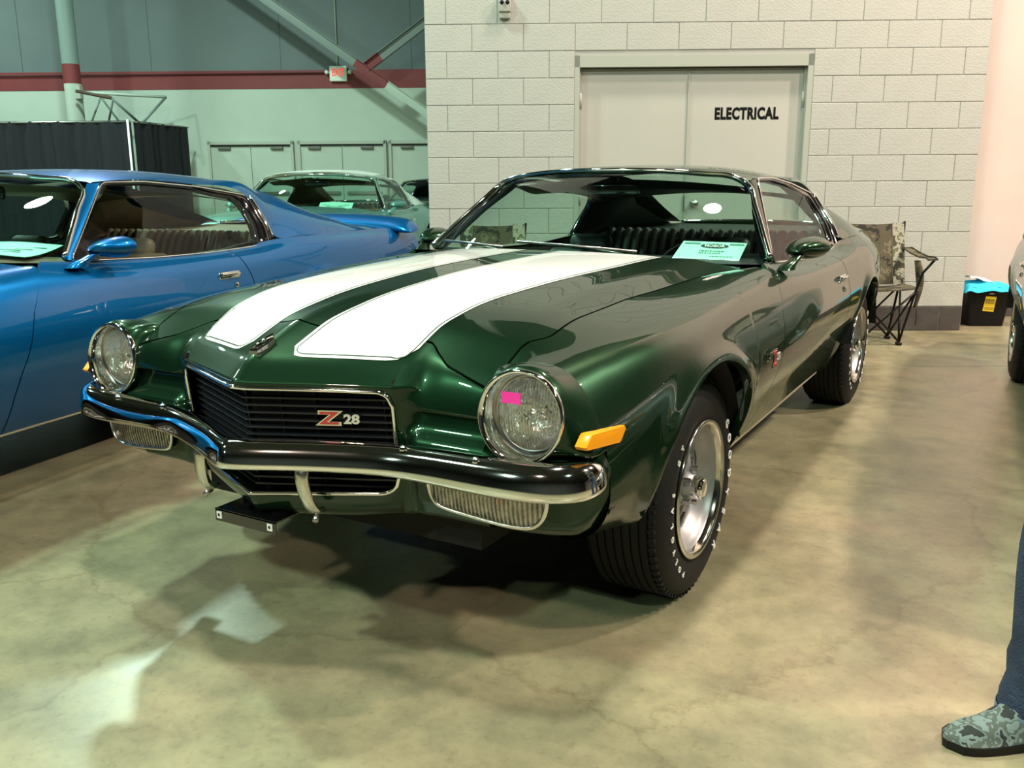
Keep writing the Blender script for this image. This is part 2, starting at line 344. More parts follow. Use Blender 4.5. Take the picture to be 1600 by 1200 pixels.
def build_side(root, s, paint, names, handle_shape=True):
    """front fender, door and quarter panel of one side (s = +1 left, -1 right)"""
    # fender
    cols = []
    for y in ysamp(-.70, .60, ARF):
        az = arch_z(y, ARF); c = side_col(y, False, zmin=az)
        cols.append(c)
    # carry the last columns on to the curved gap, row by row
    out = []
    ny = np.round(np.arange(.30, .93, .02), 3); cache = [side_col(y, False) for y in ny]
    def at(y2, k):
        i = min(max(int((y2-ny[0])/.02), 0), len(ny)-2); f = (y2-ny[i])/.02; a, c = cache[i][k], cache[i+1][k]; return (a[0]+(c[0]-a[0])*f, y2, a[2]+(c[2]-a[2])*f)
    for c in cols:
        y = c[0][1]; t = sstep(.33, .60, y)
        if t <= 0: out.append(c); continue
        out.append([at(y+(gapf(z)-.003-.60)*t, k) for k, (x, _, z) in enumerate(c)])
    def swap(cols): return [list(r) for r in zip(*cols)]
    b = MB().panel(swap(out), edges='tr', flip=True)
    # folded wheel-arch lip
    lipr = [out[i][-1] for i in range(len(out))]; b.grid([lipr, [(x-.03, y, z+.001) for x, y, z in lipr]])
    if s < 0: b.mirror()
    b.build('front_fender', paint, root)
    # door
    cols = []
    ny2 = np.round(np.arange(.56, 2.12, .02), 3); cache2 = [side_col(y, True) for y in ny2]
    def at2(y2, k):
        i = min(max(int((y2-ny2[0])/.02), 0), len(ny2)-2); f = (y2-ny2[i])/.02; a, c = cache2[i][k], cache2[i+1][k]; return (a[0]+(c[0]-a[0])*f, y2, a[2]+(c[2]-a[2])*f)
    for t in np.linspace(0, 1, 46):
        r = []
        for k in range(44):
            y2 = .7+t
            for _ in range(4):
                z = at2(y2, k)[2]; y2 = (gapf(z)+.003)*(1-t)+(gapr(z)-.003)*t
            r.append(at2(y2, k))
        cols.append(r)
    b = MB().panel(swap(cols), edges='lr', flip=True)
    if s < 0: b.mirror()
    door = b.build('door', paint, root)
    # quarter
    cols = []
    for y in ysamp(2.03, TAIL, ARR):
        az = arch_z(y, ARR); c = side_col(y, True, zmin=az); r = []
        t = 1-sstep(2.03, 2.25, y)
        for x, y0, z in c:
            y2 = y0+(gapr(z)+.004-2.03)*t; r.append((x, y2, z))
        cols.append(r)
    b = MB().panel(swap(cols), edges='l', flip=True)
    lipr = [c[-1] for c in cols]; b.grid([lipr, [(x-.03, y, z+.001) for x, y, z in lipr]])
    if s < 0: b.mirror()
    b.build('quarter_panel', paint, root)
    # rocker moulding
    pts = [(T['Ix'](y)+.004, y, T['Iz'](y)+.012) for y in np.linspace(.34, 2.26, 12)]
    b = MB().tube(pts, .011, 8, flat=.6)
    if s < 0: b.mirror()
    b.build('rocker_moulding', M['chrome'], root)
    # inner wheel housings
    for (yc, zc, R) in (ARF, ARR):
        b = MB(); n = 20; P = []
        for k in range(n+1):
            a = PI*.88*k/n+PI*.06; P.append([(x, yc+(R+.014)*math.cos(a), zc+(R+.014)*math.sin(a)) for x in (.48, .66, .80, .885)])
        b.grid(P); b.add([(.48, yc, zc)]+[p[0] for p in P], [(0, i, i+1) for i in range(1, n+1)])
        if s < 0: b.mirror()
        b.build('wheel_housing', M['matte_black'], root)
    return door
def DX(y, z):
    P = section(y, False); zz = [p[1] for p in P][::-1]; xx = [p[0] for p in P][::-1]
    return float(np.interp(z, zz, xx)) if z < P[1][1] else P[1][0]
def DXD(y2, x, y0, z):
    a = section(y0, True); b = section(y2, True)
    f = lambda P: float(np.interp(z, [p[1] for p in P][::-1], [p[0] for p in P][::-1]))
    return x+f(b)-f(a)
def zfix(z, y0, y2):
    t = sstep(.80, .90, z); return z+(BZ(y2)-BZ(y0))*t
def side_x(y, z, door=True):
    P = nspline(section(y, door), 120); i = np.argsort(P[20:, 1]); return float(np.interp(z, P[20:, 1][i], P[20:, 0][i]))
# ---- nose
LX, LZ, LY = .705, .719, -.804      # headlamp bezel centre and front plane
GH = .362
def lipz(x): return ztop(x, ylip(x))
def hole_top(x):
    x = abs(x); r = .035; z = lipz(x)-.012
    return z-(r-math.sqrt(max(0, r*r-max(0, x-(GH-r))**2)))
def hole_bot(x):
    x = abs(x); r = .05; z = .465+.012*(x/GH)
    return z+(r-math.sqrt(max(0, r*r-max(0, x-(GH-r))**2)))
def face_y(x, z):
    x = abs(x); g = -.985+.44*min(x, .41)+.032*max(0, .757-z)/.3
    c = float(np.interp(z, [.40, .42, .47, .55, .60, .625, .655, .69, .79], [-.765, -.785, -.80, -.808, -.826, -.822, -.790, -.778, -.782]))
    t = sstep(.372, .425, x); v = g*(1-t)+c*t
    if x > .64: v += .11*((x-.64)/.238)**2.3
    return v
def column(x, zt, yt, zb, hb=.05, n=40, h=.03):
    pts = []
    for k in range(n):
        z = zt+(zb-zt)*k/(n-1); y = face_y(x, z)
        w = min(1, (zt-z)/h); y = yt+(y-yt)*(1-(1-w)**2.2)
        wb = min(1, (z-zb)/hb); y = y+(1-math.sqrt(1-(1-wb)**2))*.07
        pts.append((x, y, z))
    return pts
def zbot(x): return .385+.03*sstep(.2, .5, abs(x))
def build_nose(root, paint, full=True):
    b = MB()
    # header: from the hood cut to the lip, over the full width between the lamp pods
    xs = sorted(set(np.round(np.linspace(0, .612, 52), 4)) | {.33, .345, .355, GH})
    P = []
    for x in [-q for q in xs[::-1] if q > 0]+xs:
        y0 = yrim(x)-.003; y1 = ylip(x); r = []
        for k in range(22):
            t = k/21; t = t**.8; y = y0+(y1-y0)*t; r.append((x, y, ztop(x, y)))
        zl = r[-1][2]; zb = hole_top(x) if abs(x) <= GH else lipz(x)-.03
        for k in range(1, 9):
            t = k/8; z = zl+(zb-zl)*t; yl = face_y(x, z); t2 = math.sqrt(max(0, 1-(1-t)**2)); r.append((x, y1+(yl-y1)*t2, z))
        g = sstep(GH, GH+.07, abs(x))
        if g > 0:
            z0 = ztop(x, y0); zc = .704; q = []
            for k in range(30):
                t = k/29; q.append((x, y0+(-.808-y0)*(.45*math.sin(t*PI/2)+.55*t**.9), z0+(zc-z0)*(.45*(1-math.cos(t*PI/2))+.55*t)))
            r = [tuple(a*(1-g)+c*g for a, c in zip(p_, q_)) for p_, q_ in zip(r, q)]
            e = r[-1]; r.append((e[0], e[1]+.012*g, e[2]-.001))
        else: r.append(r[-1])
        P.append(r)
    b.panel(P, edges='')
    b.grid([[r[0] for r in P], [(r[0][0], r[0][1], r[0][2]-.014) for r in P]])
    b.build('header_panel', paint, root)
    # face beside the grille down to the apron
    b = MB()
    for s in (1, -1):
        P = []
        for x in np.linspace(GH, .612, 26):
            g = sstep(GH, GH+.07, x); zl = (lipz(x)-.03)*(1-g)+.705*g; P.append([(s*x, face_y(x, z) if k < 46 else face_y(x, z)+.07*((k-45)/4)**2, z) for k, z in enumerate(np.linspace(zl, zbot(x), 50))])
        b.grid(P, flip=s < 0)
        # return into the grille opening
        b.grid([P[0], [(p[0], p[1]+.05, p[2]) for p in P[0]]], flip=s < 0)
        # outer apron below the lamps
        P = []
        for x in .612+(.878-.612)*np.sin(np.linspace(0, PI/2, 26)):
            zb = max(zbot(x), float(np.interp(x, [.78, .835, .8775], [.405, .43, .49]))); zt = float(np.interp(x, [.858, .878], [.652, .60])); zt = min(zt, LZ-math.sqrt(max(0, .108**2-(x-LX)**2))+.006) if abs(x-LX) < .106 else zt
            cl_ = column(x, zt, -.70, zb, n=34, h=.02); e_ = cl_[-1]; cl_ += [(e_[0], (e_[1]-.70)/2, e_[2]), (e_[0], -.695, e_[2])]
            P.append([(s*p[0], p[1], p[2]) for p in cl_])
        b.grid(P, flip=s < 0)
        # seam to the fender
        e = [p for p in P[-1]]; b.grid([e, [(s*.878, -.695, p[2]) for p in e]], flip=s < 0)
    # valance under the grille
    P = []
    for x in np.linspace(-GH, GH, 61):
        zt = hole_bot(x); zb = zbot(x); r = [(x, face_y(x, zt)+.03, zt)]
        for k in range(12):
            t = k/11; z = zt+(zb-zt)*t; r.append((x, face_y(x, z)+.10*(1-math.sqrt(max(0, 1-t**3))), z))
        P.append(r)
    b.grid(P)
    b.build('front_fascia', paint, root)
    # lamp pods
    for s in (1, -1):
        loop = [(float(x), z) for x, z in [(.612, ztop(.612, -.70))]]
        Q = nspline(section(-.70, False), 60); loop += [tuple(q) for q in Q if q[1] > .63][1:]
        loop += [(float(x), .632) for x in np.linspace(.865, .612, 14)] + [(.605, z) for z in np.linspace(.645, .79, 12)]
        A = [math.atan2(z-LZ, x-LX) for x, z in loop]
        S2 = nspline(section(-.67, False), 60); S1 = nspline(section(-.70, False), 60); sl = []
        for x, z in loop:
            if z > .64 and x > .63:
                i = int(np.argmin((S1[:, 0]-x)**2+(S1[:, 1]-z)**2)); d = (S1[i]-S2[i])/.03; sl.append((float(d[0]), float(d[1])))
            else: sl.append((0., 0.))
        P = []; LEN = -.70-LY
        for k in range(17):
            t = k/16; h1 = t*t*(3-2*t); h10 = t*(1-t)**2; r = []
            for (x, z), a, (dx, dz) in zip(loop, A, sl):
                cx, cz = LX+.107*math.cos(a), LZ+.105*math.sin(a)
                lo = max(0, 1-abs((a+.75)/.75)) if -1.5 < a < 0 else 0
                w_ = h1**(1+1.6*lo); yy = 1-(1-t)**1.7; e = math.sin(PI*t)*.010*max(0, math.sin(a))
                r.append((s*(x+(cx-x)*w_+dx*LEN*h10), -.70+(LY+.70+.012*math.sin(a))*yy, z+(cz-z)*w_+dz*LEN*h10+e))
            P.append(r)
        b = MB().grid(P, closed=True, flip=s > 0); b.build('lamp_pod', paint, root)
def ell(cx, cz, rx, rz, y, n=48, tilt=0):
    return [(cx+rx*math.cos(2*PI*k/n), y+tilt*math.sin(2*PI*k/n), cz+rz*math.sin(2*PI*k/n)) for k in range(n)]
def build_headlamp(root, s):
    n = 56
    b = MB()
    P = [ell(LX, LZ, .103, .101, LY+.012, n, .012), ell(LX, LZ, .110, .108, LY+.002, n, .012), ell(LX, LZ, .1095, .1075, LY-.008, n, .012), ell(LX, LZ, .1045, .1025, LY-.011, n, .012),
         ell(LX+.001, LZ, .099, .097, LY-.004, n, .01), ell(LX+.003, LZ-.001, .093, .092, LY+.025, n, .004), ell(LX+.004, LZ-.001, .090, .090, LY+.045, n)]
    b.grid(P, closed=True, flip=True)
    if s < 0: b.mirror()
    bez = b.build('headlamp_bezel', M['chrome'], root)
    c = (LX+.004, LZ-.001)
    b = MB(); b.grid([ell(*c, .0925, .0925, LY+.047, n), ell(*c, .086, .086, LY+.030, n), ell(*c, .083, .083, LY+.034, n)], closed=True, flip=True)
    if s < 0: b.mirror()
    b.build('retaining_ring', M['steel'], bez)
    b = MB(); P = [ell(*c, r, r, LY+.034+d, n) for r, d in ((.083, 0), (.078, .03), (.065, .055), (.04, .075), (.004, .082))]; b.grid(P, closed=True, flip=True)
    # bulb shield in the middle of the bowl
    b.lathe([(0, .001), (0, .012), (.02, .014), (.03, .008), (.03, .001)], 20, Matrix.Translation((c[0], LY+.045, c[1]-.002)) @ Matrix.Rotation(PI/2, 4, 'Z'))
    if s < 0: b.mirror()
    b.build('reflector_bowl', M['reflector'], bez)
    # fluted lens
    b = MB(); P = []
    for r in np.linspace(.083, .002, 16):
        P.append([(c[0]+r*math.cos(a), LY+.031-.014*(1-(r/.083)**2)+.0012*(math.sin(c[0]*0+r*math.cos(a)*900) if abs(r*math.sin(a)) < .06 else 0), c[1]+r*math.sin(a)) for a in np.linspace(0, 2*PI, 96, endpoint=False)])
    b.grid(P, closed=True, flip=True)
    if s < 0: b.mirror()
    b.build('headlamp_lens', M['lens_flute'], bez)
    return bez
def bumper_path(n=61):
    # half path from the centre to the wrapped tip
    P = [(0, -1.035, 0), (.035, -1.022, 0), (.15, -.968, 0), (.27, -.918, 0), (.36, -.888, 0), (.45, -.874, 0), (.60, -.872, 0), (.72, -.868, 0), (.80, -.852, 0), (.852, -.818, 0), (.882, -.765, 0), (.889, -.715, 0)]
    h = nspline(P, n); return [tuple(p) for p in h]
def build_bumper(root, z0=.588):
    h = bumper_path(); path = [(-x, y) for x, y, _ in h[::-1]][:-1]+[(x, y) for x, y, _ in h]
    prof = [(.050, .022), (.040, .033), (.026, .034), (.010, .028), (-.002, .015), (-.009, -.003), (-.0135, -.020), (-.0135, -.028), (-.009, -.034), (.0, -.037), (.02, -.036)]   # (behind, up)
    P = []
    n = len(path)
    for i, (x, y) in enumerate(path):
        a = Vector(path[max(i-1, 0)]); c = Vector(path[min(i+1, n-1)]); t = (c-a).normalized(); nb = Vector((-t.y, t.x))
        u = abs(2*i/(n-1)-1); k = (1+.18*sstep(.3, .75, u))*math.sqrt(max(.004, 1-max(0, (u-.86)/.14)**2.5)); zc = z0+.012*sstep(0, .25, 1-u)*0
        zc += .006*sstep(.6, 1, u)
        kk = math.sqrt(max(.004, 1-max(0, (u-.86)/.14)**2.5)); P.append([(x+nb.x*(.02+(d-.02)*kk), y+nb.y*(.02+(d-.02)*kk), zc+e*k) for d, e in prof])
    b = MB().grid(P, flip=True); 
    for e in (P[0], P[-1]): b.add(e, [tuple(range(len(e)))])
    bp = b.build('front_bumper', M['chrome'], root, normals=True)
    for x in (-.62, -.42, .42, .62):
        y = np.interp(abs(x), [p[0] for p in h], [p[1] for p in h]); MB().lathe([(-.008, .009), (0, .009), (.004, .006), (.006, .0005)], 14, Matrix.Translation((x, y+.012, z0+.036)) @ Matrix.Rotation(-PI/2, 4, 'Y')).build('bumper_bolt', M['chrome'], bp)
    for s in (1, -1):
        pts = [(.176*s, -.925, .575), (.177*s, -.950, .55), (.180*s, -.952, .51), (.184*s, -.940, .465), (.187*s, -.918, .440), (.188*s, -.895, .438)]
        pts = [tuple(p) for p in nspline(pts, 16)]
        g = MB().tube(pts, [.0215-.005*(k/15)**2-.006*max(0, (k-12)/3) for k in range(16)], 16, up=(1, 0, 0), flat=.6).build('bumper_guard', M['guard'], bp)
        MB().cyl((.188*s, -.915, .432), (.196*s, -.935, .418), .008, 6).build('guard_bolt', M['steel'], g)
    return bp
def tri_ring(root, name, m, pts, r, n=8, closed=True, **k): return MB().tube(pts, r, n, closed=closed, **k).build(name, m, root)
M['lens_flute'] = glass_mat('fluted_lens', (.88, .90, .88, 1), 1.3)
def flute(m, sx=1, sz=.25, strength=.5, scale=260):
    gl = [n for n in m.node_tree.nodes if n.type == 'BSDF_GLOSSY'][0]
    gl.inputs['Roughness'].default_value = .06
    tc = N(m, 'ShaderNodeTexCoord'); wv = N(m, 'ShaderNodeTexWave', Scale=scale/6.28, Distortion=.6); wv.bands_direction = 'X'
    L(m, tc.outputs['Object'], wv.inputs['Vector']); bp = N(m, 'ShaderNodeBump', Strength=strength, Distance=.004); L(m, wv.outputs['Fac'], bp.inputs['Height']); L(m, bp.outputs[0], gl.inputs['Normal'])
    mx = [n for n in m.node_tree.nodes if n.type == 'MIX_SHADER'][0]; old = mx.inputs[0].links[0].from_socket
    ad = N(m, 'ShaderNodeMath', operation='MULTIPLY_ADD'); ad.inputs[1].default_value = .30; L(m, wv.outputs['Fac'], ad.inputs[0]); L(m, old, ad.inputs[2]); L(m, ad.outputs[0], mx.inputs[0])
flute(M['lens_flute'])
M['guard'] = mat('brushed_chrome', (.62, .61, .56, 1), .22, 1)
M['bulb'] = noise_mix(mat('signal_reflector', (.6, .55, .45, 1), .3, .8), [(.06, .05, .04, 1), (.45, .41, .33, 1)], 30, bump=.6, bscale=60)

def build_grille(root):
    g = MB()
    def fy(x, z, d): return face_y(x, z)+d
    xs = np.linspace(-GH-.004, GH+.004, 41)
    g.grid([[(x, fy(x, z, .075), z) for x in xs] for z in np.linspace(.77, .44, 6)])
    for s in (1, -1): g.grid([[(s*GH, fy(GH, z, d), z) for d in (.0, .08)] for z in np.linspace(.77, .44, 6)])
    g.grid([[(x, fy(x, .44, d), .452) for x in xs] for d in (.02, .08)])
    gr = g.build('grille', M['matte_black'], root)
    k = 0; z = .735; me = None
    while z > .475:
        inset = 0
        b = MB(); P = []
        w_ = GH-.004-(0.012 if z < .49 or z > .725 else 0)
        for x in np.concatenate([np.linspace(-w_, 0, 9), np.linspace(0, w_, 9)[1:]]):
            P.append([(x, fy(x, z, .040), z-.0035), (x, fy(x, z, .022), z-.003), (x, fy(x, z, .022), z+.0015), (x, fy(x, z, .040), z+.0025)])
        b.grid(P, closed=True); b.build('grille_bar', M['grille'], gr, smooth=False); z -= .0192
    for x in np.linspace(-.32, .32, 9):
        MB().grid([[(x-.0015, fy(x, z, .05), z), (x-.0015, fy(x, z, .034), z), (x+.0015, fy(x, z, .034), z), (x+.0015, fy(x, z, .05), z)] for z in np.linspace(.74, .465, 8)]).build('grille_upright', M['grille'], gr, smooth=False)
    # bright surround
    pts = []
    for x in np.linspace(0, GH, 40): pts.append((x, hole_top(x)-.001))
    pts = [(x, z) for x, z in pts if True]
    zs = np.linspace(hole_top(GH), hole_bot(GH), 26)[1:-1]
    half = pts+[(GH, z) for z in zs]+[(x, hole_bot(x)) for x in np.linspace(GH, 0, 40)]
    loop = half[:-1]+[(-x, z) for x, z in half[::-1]][:-1]
    P = [(x, face_y(x, z)-.003+(.0 if z > .6 else .0), z) for x, z in loop]
    MB().tube(P, .0058, 8, closed=True).build('grille_surround', M['chrome'], root)
def surf_text(root, name, s, size, M_, m, **k):
    return text_mb(s, size, M_, **k).build(name, m, root, smooth=False)
def build_badges(root):
    # Z28 on the grille, left half
    t = Vector((1, .44, 0)).normalized(); c = Vector((.232, 0, .668)); c.y = face_y(.232, .668)+.012
    e = MB().box(c+Vector((0, .01, 0)), (.07, .006, .012), Matrix.Rotation(math.atan(.44), 3, 'Z')).build('grille_emblem', M['black'], root, smooth=False)
    def fm(dx, dz, d=0): return frame_m(c+t*dx+Vector((0, -.004-d, dz)), t, (0, 0, 1))
    surf_text(e, 'letter_outline', 'Z', .047, fm(-.027, 0), M['chrome'], extrude=.002, bold=.003, xs=1.75)
    surf_text(e, 'letter', 'Z', .043, fm(-.027, 0, .0025), M['red'], extrude=.002, bold=.0008, xs=1.75)
    surf_text(e, 'numeral', '28', .032, fm(.029, -.001), M['whitechrome'], extrude=.002, bold=.0012, xs=1.25)
    # fender badge
    for s in (1, -1):
        y, z = .475, .655; x = side_x(y, z, False)+.012
        ft = frame_m((s*(x+.001), y+.01, z), (0, s, 0), (0, 0, 1))
        e = surf_text(root, 'fender_emblem', 'Z', .075, frame_m((s*x, y-.01*s, z), (0, s, 0), (0, 0, 1)), M['chrome'], extrude=.002, bold=.003)
        surf_text(e, 'letter', 'Z', .071, frame_m((s*(x+.0025), y-.01*s, z), (0, s, 0), (0, 0, 1)), M['red'], extrude=.001, bold=.0002)
        surf_text(e, 'numeral', '28', .034, frame_m((s*x, y+.045 if s > 0 else y-.045, z), (0, s, 0), (0, 0, 1)), M['whitechrome'], extrude=.002, bold=.001)
    # header emblem: raised elongated crest lying on the crease
    def hp(x, y, d): return Vector((x, y, ztop(x, y)+d))
    b = MB(); n = 12; P = []
    sh = [(-.014, -.914), (.014, -.914), (.019, -.88), (.016, -.852), (.0, -.840), (-.016, -.852), (-.019, -.88)]
    b.grid([[hp(x, y, 0) for x, y in sh], [hp(x*.95, -.878+(y+.878)*.97, .012) for x, y in sh], [hp(x*.75, -.878+(y+.878)*.85, .013) for x, y in sh]], closed=True)
    e = b.build('header_emblem', M['chrome'], root, smooth=False)
    b = MB().add([hp(x*.75, -.878+(y+.878)*.85, .0125) for x, y in sh], [tuple(range(len(sh)))]); b.build('emblem_inlay', M['gloss_black'], e, smooth=False)
    MB().tube([hp(-.010, -.905, .013), hp(.002, -.875, .015), hp(.010, -.852, .013)], .0035, 6).build('emblem_crest', M['chrome'], e)
M['whitechrome'] = mat('bright_numeral', (.8, .8, .78, 1), .3, .6)
def rrect(cx, cz, w_, h_, r, n=6, skew=0):
    pts = []
    for sx, sz, a0 in ((1, 1, 0), (-1, 1, PI/2), (-1, -1, PI), (1, -1, 1.5*PI)):
        for t in np.linspace(0, PI/2, n):
            x = sx*(w_/2-r)+r*math.cos(a0+t); z = sz*(h_/2-r)+r*math.sin(a0+t); pts.append((cx+x+skew*z, cz+z))
    return pts
def build_turn_signal(root, s):
    # lamp under the bumper: inner end square, outer end rounded
    out = [(.455, .548), (.462, .50), (.476, .478), (.50, .470), (.60, .460), (.70, .4555), (.735, .462), (.756, .485), (.765, .515), (.768, .552)]
    out = [tuple(p) for p in nspline(out, 40)]
    top = [(x, .552) for x in np.linspace(.75, .47, 8)]
    lp = out+top
    def y(x, z, d=0): return face_y(x, z)-d
    b = MB().tube([(s*x, y(x, z, .012), z) for x, z in lp], .0055, 8, closed=True); tr = b.build('signal_trim', M['guardtrim'], root)
    cx, cz = .615, .508
    P = [[(s*(cx+(x-cx)*k), y(cx+(x-cx)*k, cz+(z-cz)*k, .012+.006*(1-k)), cz+(z-cz)*k) for x, z in lp] for k in (1, .97, .9, .6, .3, .02)]
    MB().grid(P, closed=True).build('signal_lens', M['lens_sig'], tr)
    P = [[(s*(cx+(x-cx)*k), y(cx+(x-cx)*k, cz+(z-cz)*k, .005), cz+(z-cz)*k) for x, z in lp] for k in (1, .85, .7, .5, .3, .02)]
    MB().grid(P, closed=True).build('signal_reflector', M['bulb'], tr)
    if s > 0: MB().box((.655, y(.65, .508, .009), .517), (.022, .002, .022)).build('reflected_bulb', M['sigred'], tr, smooth=False)  # the bulb's reflection modelled as a small flat orange box
M['sigred'] = mat('bulb_reflection', (.75, .22, .12, 1), .4)
M['guardtrim'] = mat('satin_trim', (.72, .71, .66, 1), .25, 1)
M['lens_sig'] = glass_mat('signal_glass', (.80, .78, .72, 1), .8); flute(M['lens_sig'], strength=.4, scale=180)
def build_marker(root, s, m):
    c = [(-.795, .662), (-.802, .670), (-.782, .690), (-.775, .694), (-.628, .682), (-.622, .675), (-.642, .650), (-.650, .646)]
    P = []; cy, cz = -.71, .670
    def X(y, z): return .868+.10*(y+.71)+(.664-z)*-.0
    for k, d in ((1, -.02), (1, .004), (.96, .007), (.5, .008), (.01, .008)):
        P.append([(s*(X(cy+(y-cy)*k, cz+(z-cz)*k)+d), cy+(y-cy)*k, cz+(z-cz)*k) for y, z in c])
    MB().grid(P, closed=True).build('side_marker_lamp', m, root, smooth='auto')
def build_hood(root, paint, stripes=True):
    b = MB(); P = []
    n = 61
    for i in range(74):
        t = i/73; r = []
        for j in range(n):
            u = 2*j/(n-1)-1; uu = u
            # x first from the mid edge, then y between rim and cowl
            x = uu*.64
            for _ in range(3):
                y = yrim(min(.612, abs(x)))*(1-t)+ycowl(min(.72, abs(x)))*t; x = uu*(XG(y)-.003)
            y0 = yrim(min(abs(x), .612))+.003; y1 = ycowl(abs(x)); y = y0*(1-t)+y1*t
            r.append((x, y, ztop(x, y)))
        P.append(r)
    b.panel(P, edges='tblr', d=.014)
    hood = b.build('hood', paint, root)
    # dark gutter under the hood edges
    b = MB()
    for s in (1, -1): b.grid([[(s*(XG(y)+d), y, ztop(XG(y), y)-.016) for d in (-.03, .03)] for y in np.linspace(-.72, .83, 40)])
    b.grid([[(x, yrim(x)+d, ztop(x, yrim(x))-.017) for d in (-.006, .03)] for x in np.linspace(-.61, .61, 60)])
    b.build('hood_gutter', M['matte_black'], root)
    if not stripes: return hood
    def outer(y): return float(np.interp(y, [-.9, -.75, -.5, .3, .62, .75], [.352, .366, .388, .445, .455, .466]))
    def strip(a, c, z0, name, m, par, f0, f1, r0=.05, s=1):
        # surface strip between x=a(y) and x=c(y); f0(x) front, f1(x) rear
        P = []; nn = 90
        for i in range(nn):
            t = i/(nn-1); row = []
            for j in range(13):
                u = j/12; x = a(0)+(c(0)-a(0))*u
                for _ in range(3):
                    y = f0(x)*(1-t)+f1(x)*t; aa, cc = a(y), c(y); x = aa+(cc-aa)*u
                # rounded front corners
                e = min(x-aa, cc-x); w_ = (cc-aa)
                cor = max(0, r0-min(u*w_, (1-u)*w_)) if w_ > .1 else 0
                off = r0-math.sqrt(max(0, r0*r0-cor*cor))
                y = (f0(x)+off)*(1-t)+f1(x)*t
                row.append((s*x, y, ztop(x, y)+z0))
            P.append(row)
        b = MB().grid(P, flip=s > 0); return b.build(name, m, par)
    f0 = lambda x: -.915+.42*x; f1 = lambda x: ycowl(x)-.006
    for s in (1, -1):
        st = strip(lambda y: .072, outer, .0012, 'hood_stripe', M['white'], hood, f0, f1, .045, s)
        # thin green line inside the border: drawn as a closed narrow ribbon
        g = .011
        A = lambda y: .072+g; C = lambda y: outer(y)-g
        ln = MB(); ys = np.linspace(0, 1, 70)
        def pl(x0, fn0=f0): return x0
        def ribbon(pts):
            R = []; n = len(pts)
            for i, (x, y) in enumerate(pts):
                p0 = Vector(pts[max(i-1, 0)]); p1 = Vector(pts[min(i+1, n-1)]); t = (p1-p0).normalized(); q = Vector((-t.y, t.x))*.0016
                R.append([(s*(x+q.x), y+q.y, ztop(x+q.x, y+q.y)+.0024), (s*(x-q.x), y-q.y, ztop(x-q.x, y-q.y)+.0024)])
            ln.grid(R, flip=s < 0)
        yi0 = f0(A(0))+g+.035; yo0 = f0(C(-.75))+g+.035
        path = [(A(0), y) for y in np.linspace(f1(A(0)), yi0, 60)]
        path += [(A(0)+.035*(1-math.cos(t)), yi0-.035*math.sin(t)+.42*.035*(1-math.cos(t))) for t in np.linspace(.15, PI/2, 8)]
        path += [(C(yo0)-.035*math.cos(t)*1.0-.0, yo0-.035*math.cos(t)*1.0) for t in []]
        xe = C(-.75)-.035; path += [(x, f0(x)+g) for x in np.linspace(path[-1][0]+.01, xe, 20)]
        path += [(xe+.035*math.sin(t), f0(xe)+g+.035*(1-math.cos(t))+.0) for t in np.linspace(.2, PI/2, 8)]
        ye = path[-1][1]; path += [(C(y), y) for y in np.linspace(ye+.01, f1(.45), 60)]
        ribbon(path)
        ln.build('pinstripe', M['pin'], hood)
    return hood
M['pin'] = mat('pinstripe_green', (.02, .06, .04, 1), .3, 0, 1)
# ---- greenhouse
def WB(u): a = abs(u); return Vector((.782*u, .665+.325*a**2.3, .962-.030*a**2))
def WT(u): a = abs(u); return Vector((.583*u, 1.185+.150*a**2.2, 1.272-.038*a**2.4))
ROUT = nspline([(.585, 1.345, 1.240), (.600, 1.42, 1.246), (.601, 1.66, 1.250), (.598, 2.02, 1.226)], 24)
SOUT = nspline([(.598, 2.02, 1.226), (.610, 2.37, 1.182), (.640, 2.415, 1.130), (.722, 2.420, 1.01), (.765, 2.43, .945), (.785, 2.56, .934), (.785, 2.85, .932), (.72, 3.30, .93), (.70, 3.52, .928)], 60)
SIN = nspline([(.400, 2.295, 1.257), (.425, 2.50, 1.240), (.445, 2.70, 1.197), (.462, 2.90, 1.145), (.478, 3.18, 1.058), (.485, 3.42, .988), (.488, 3.52, .958)], 60)
def roofpt(u, R, C):
    a = abs(u); fy = a**2.1; fz = a**3.0*.55+a**2*.45; return Vector((R.x*u, C.y+(R.y-C.y)*fy, C.z+(R.z-C.z)*fz))
def smooth_loop(P, sig):
    P = np.array(P); d = np.concatenate([[0], np.cumsum(np.linalg.norm(np.roll(P, -1, 0)-P, axis=1))]); n = int(d[-1]/.008); t = np.linspace(0, d[-1], n, endpoint=False); Q = np.vstack([P, P[:1]])
    R = np.stack([np.interp(t, d, Q[:, i]) for i in range(3)], 1); k = int(4*sig/.008); g = np.exp(-.5*(np.arange(-k, k+1)*.008/sig)**2); g /= g.sum()
    return [tuple(sum(g[j+k]*R[(i+j) % n] for j in range(-k, k+1))) for i in range(0, n, 3)]
WIN = [(.790, 1.00, .923), (.698, 1.195, 1.082), (.606, 1.385, 1.240), (.600, 1.66, 1.242), (.598, 2.02, 1.216), (.609, 2.405, 1.166), (.660, 2.405, 1.090), (.718, 2.400, 1.005), (.764, 2.375, .905), (.786, 2.05, .899), (.804, 1.80, .897), (.804, 1.458, .902)]
WINDOW = smooth_loop(WIN, .020)
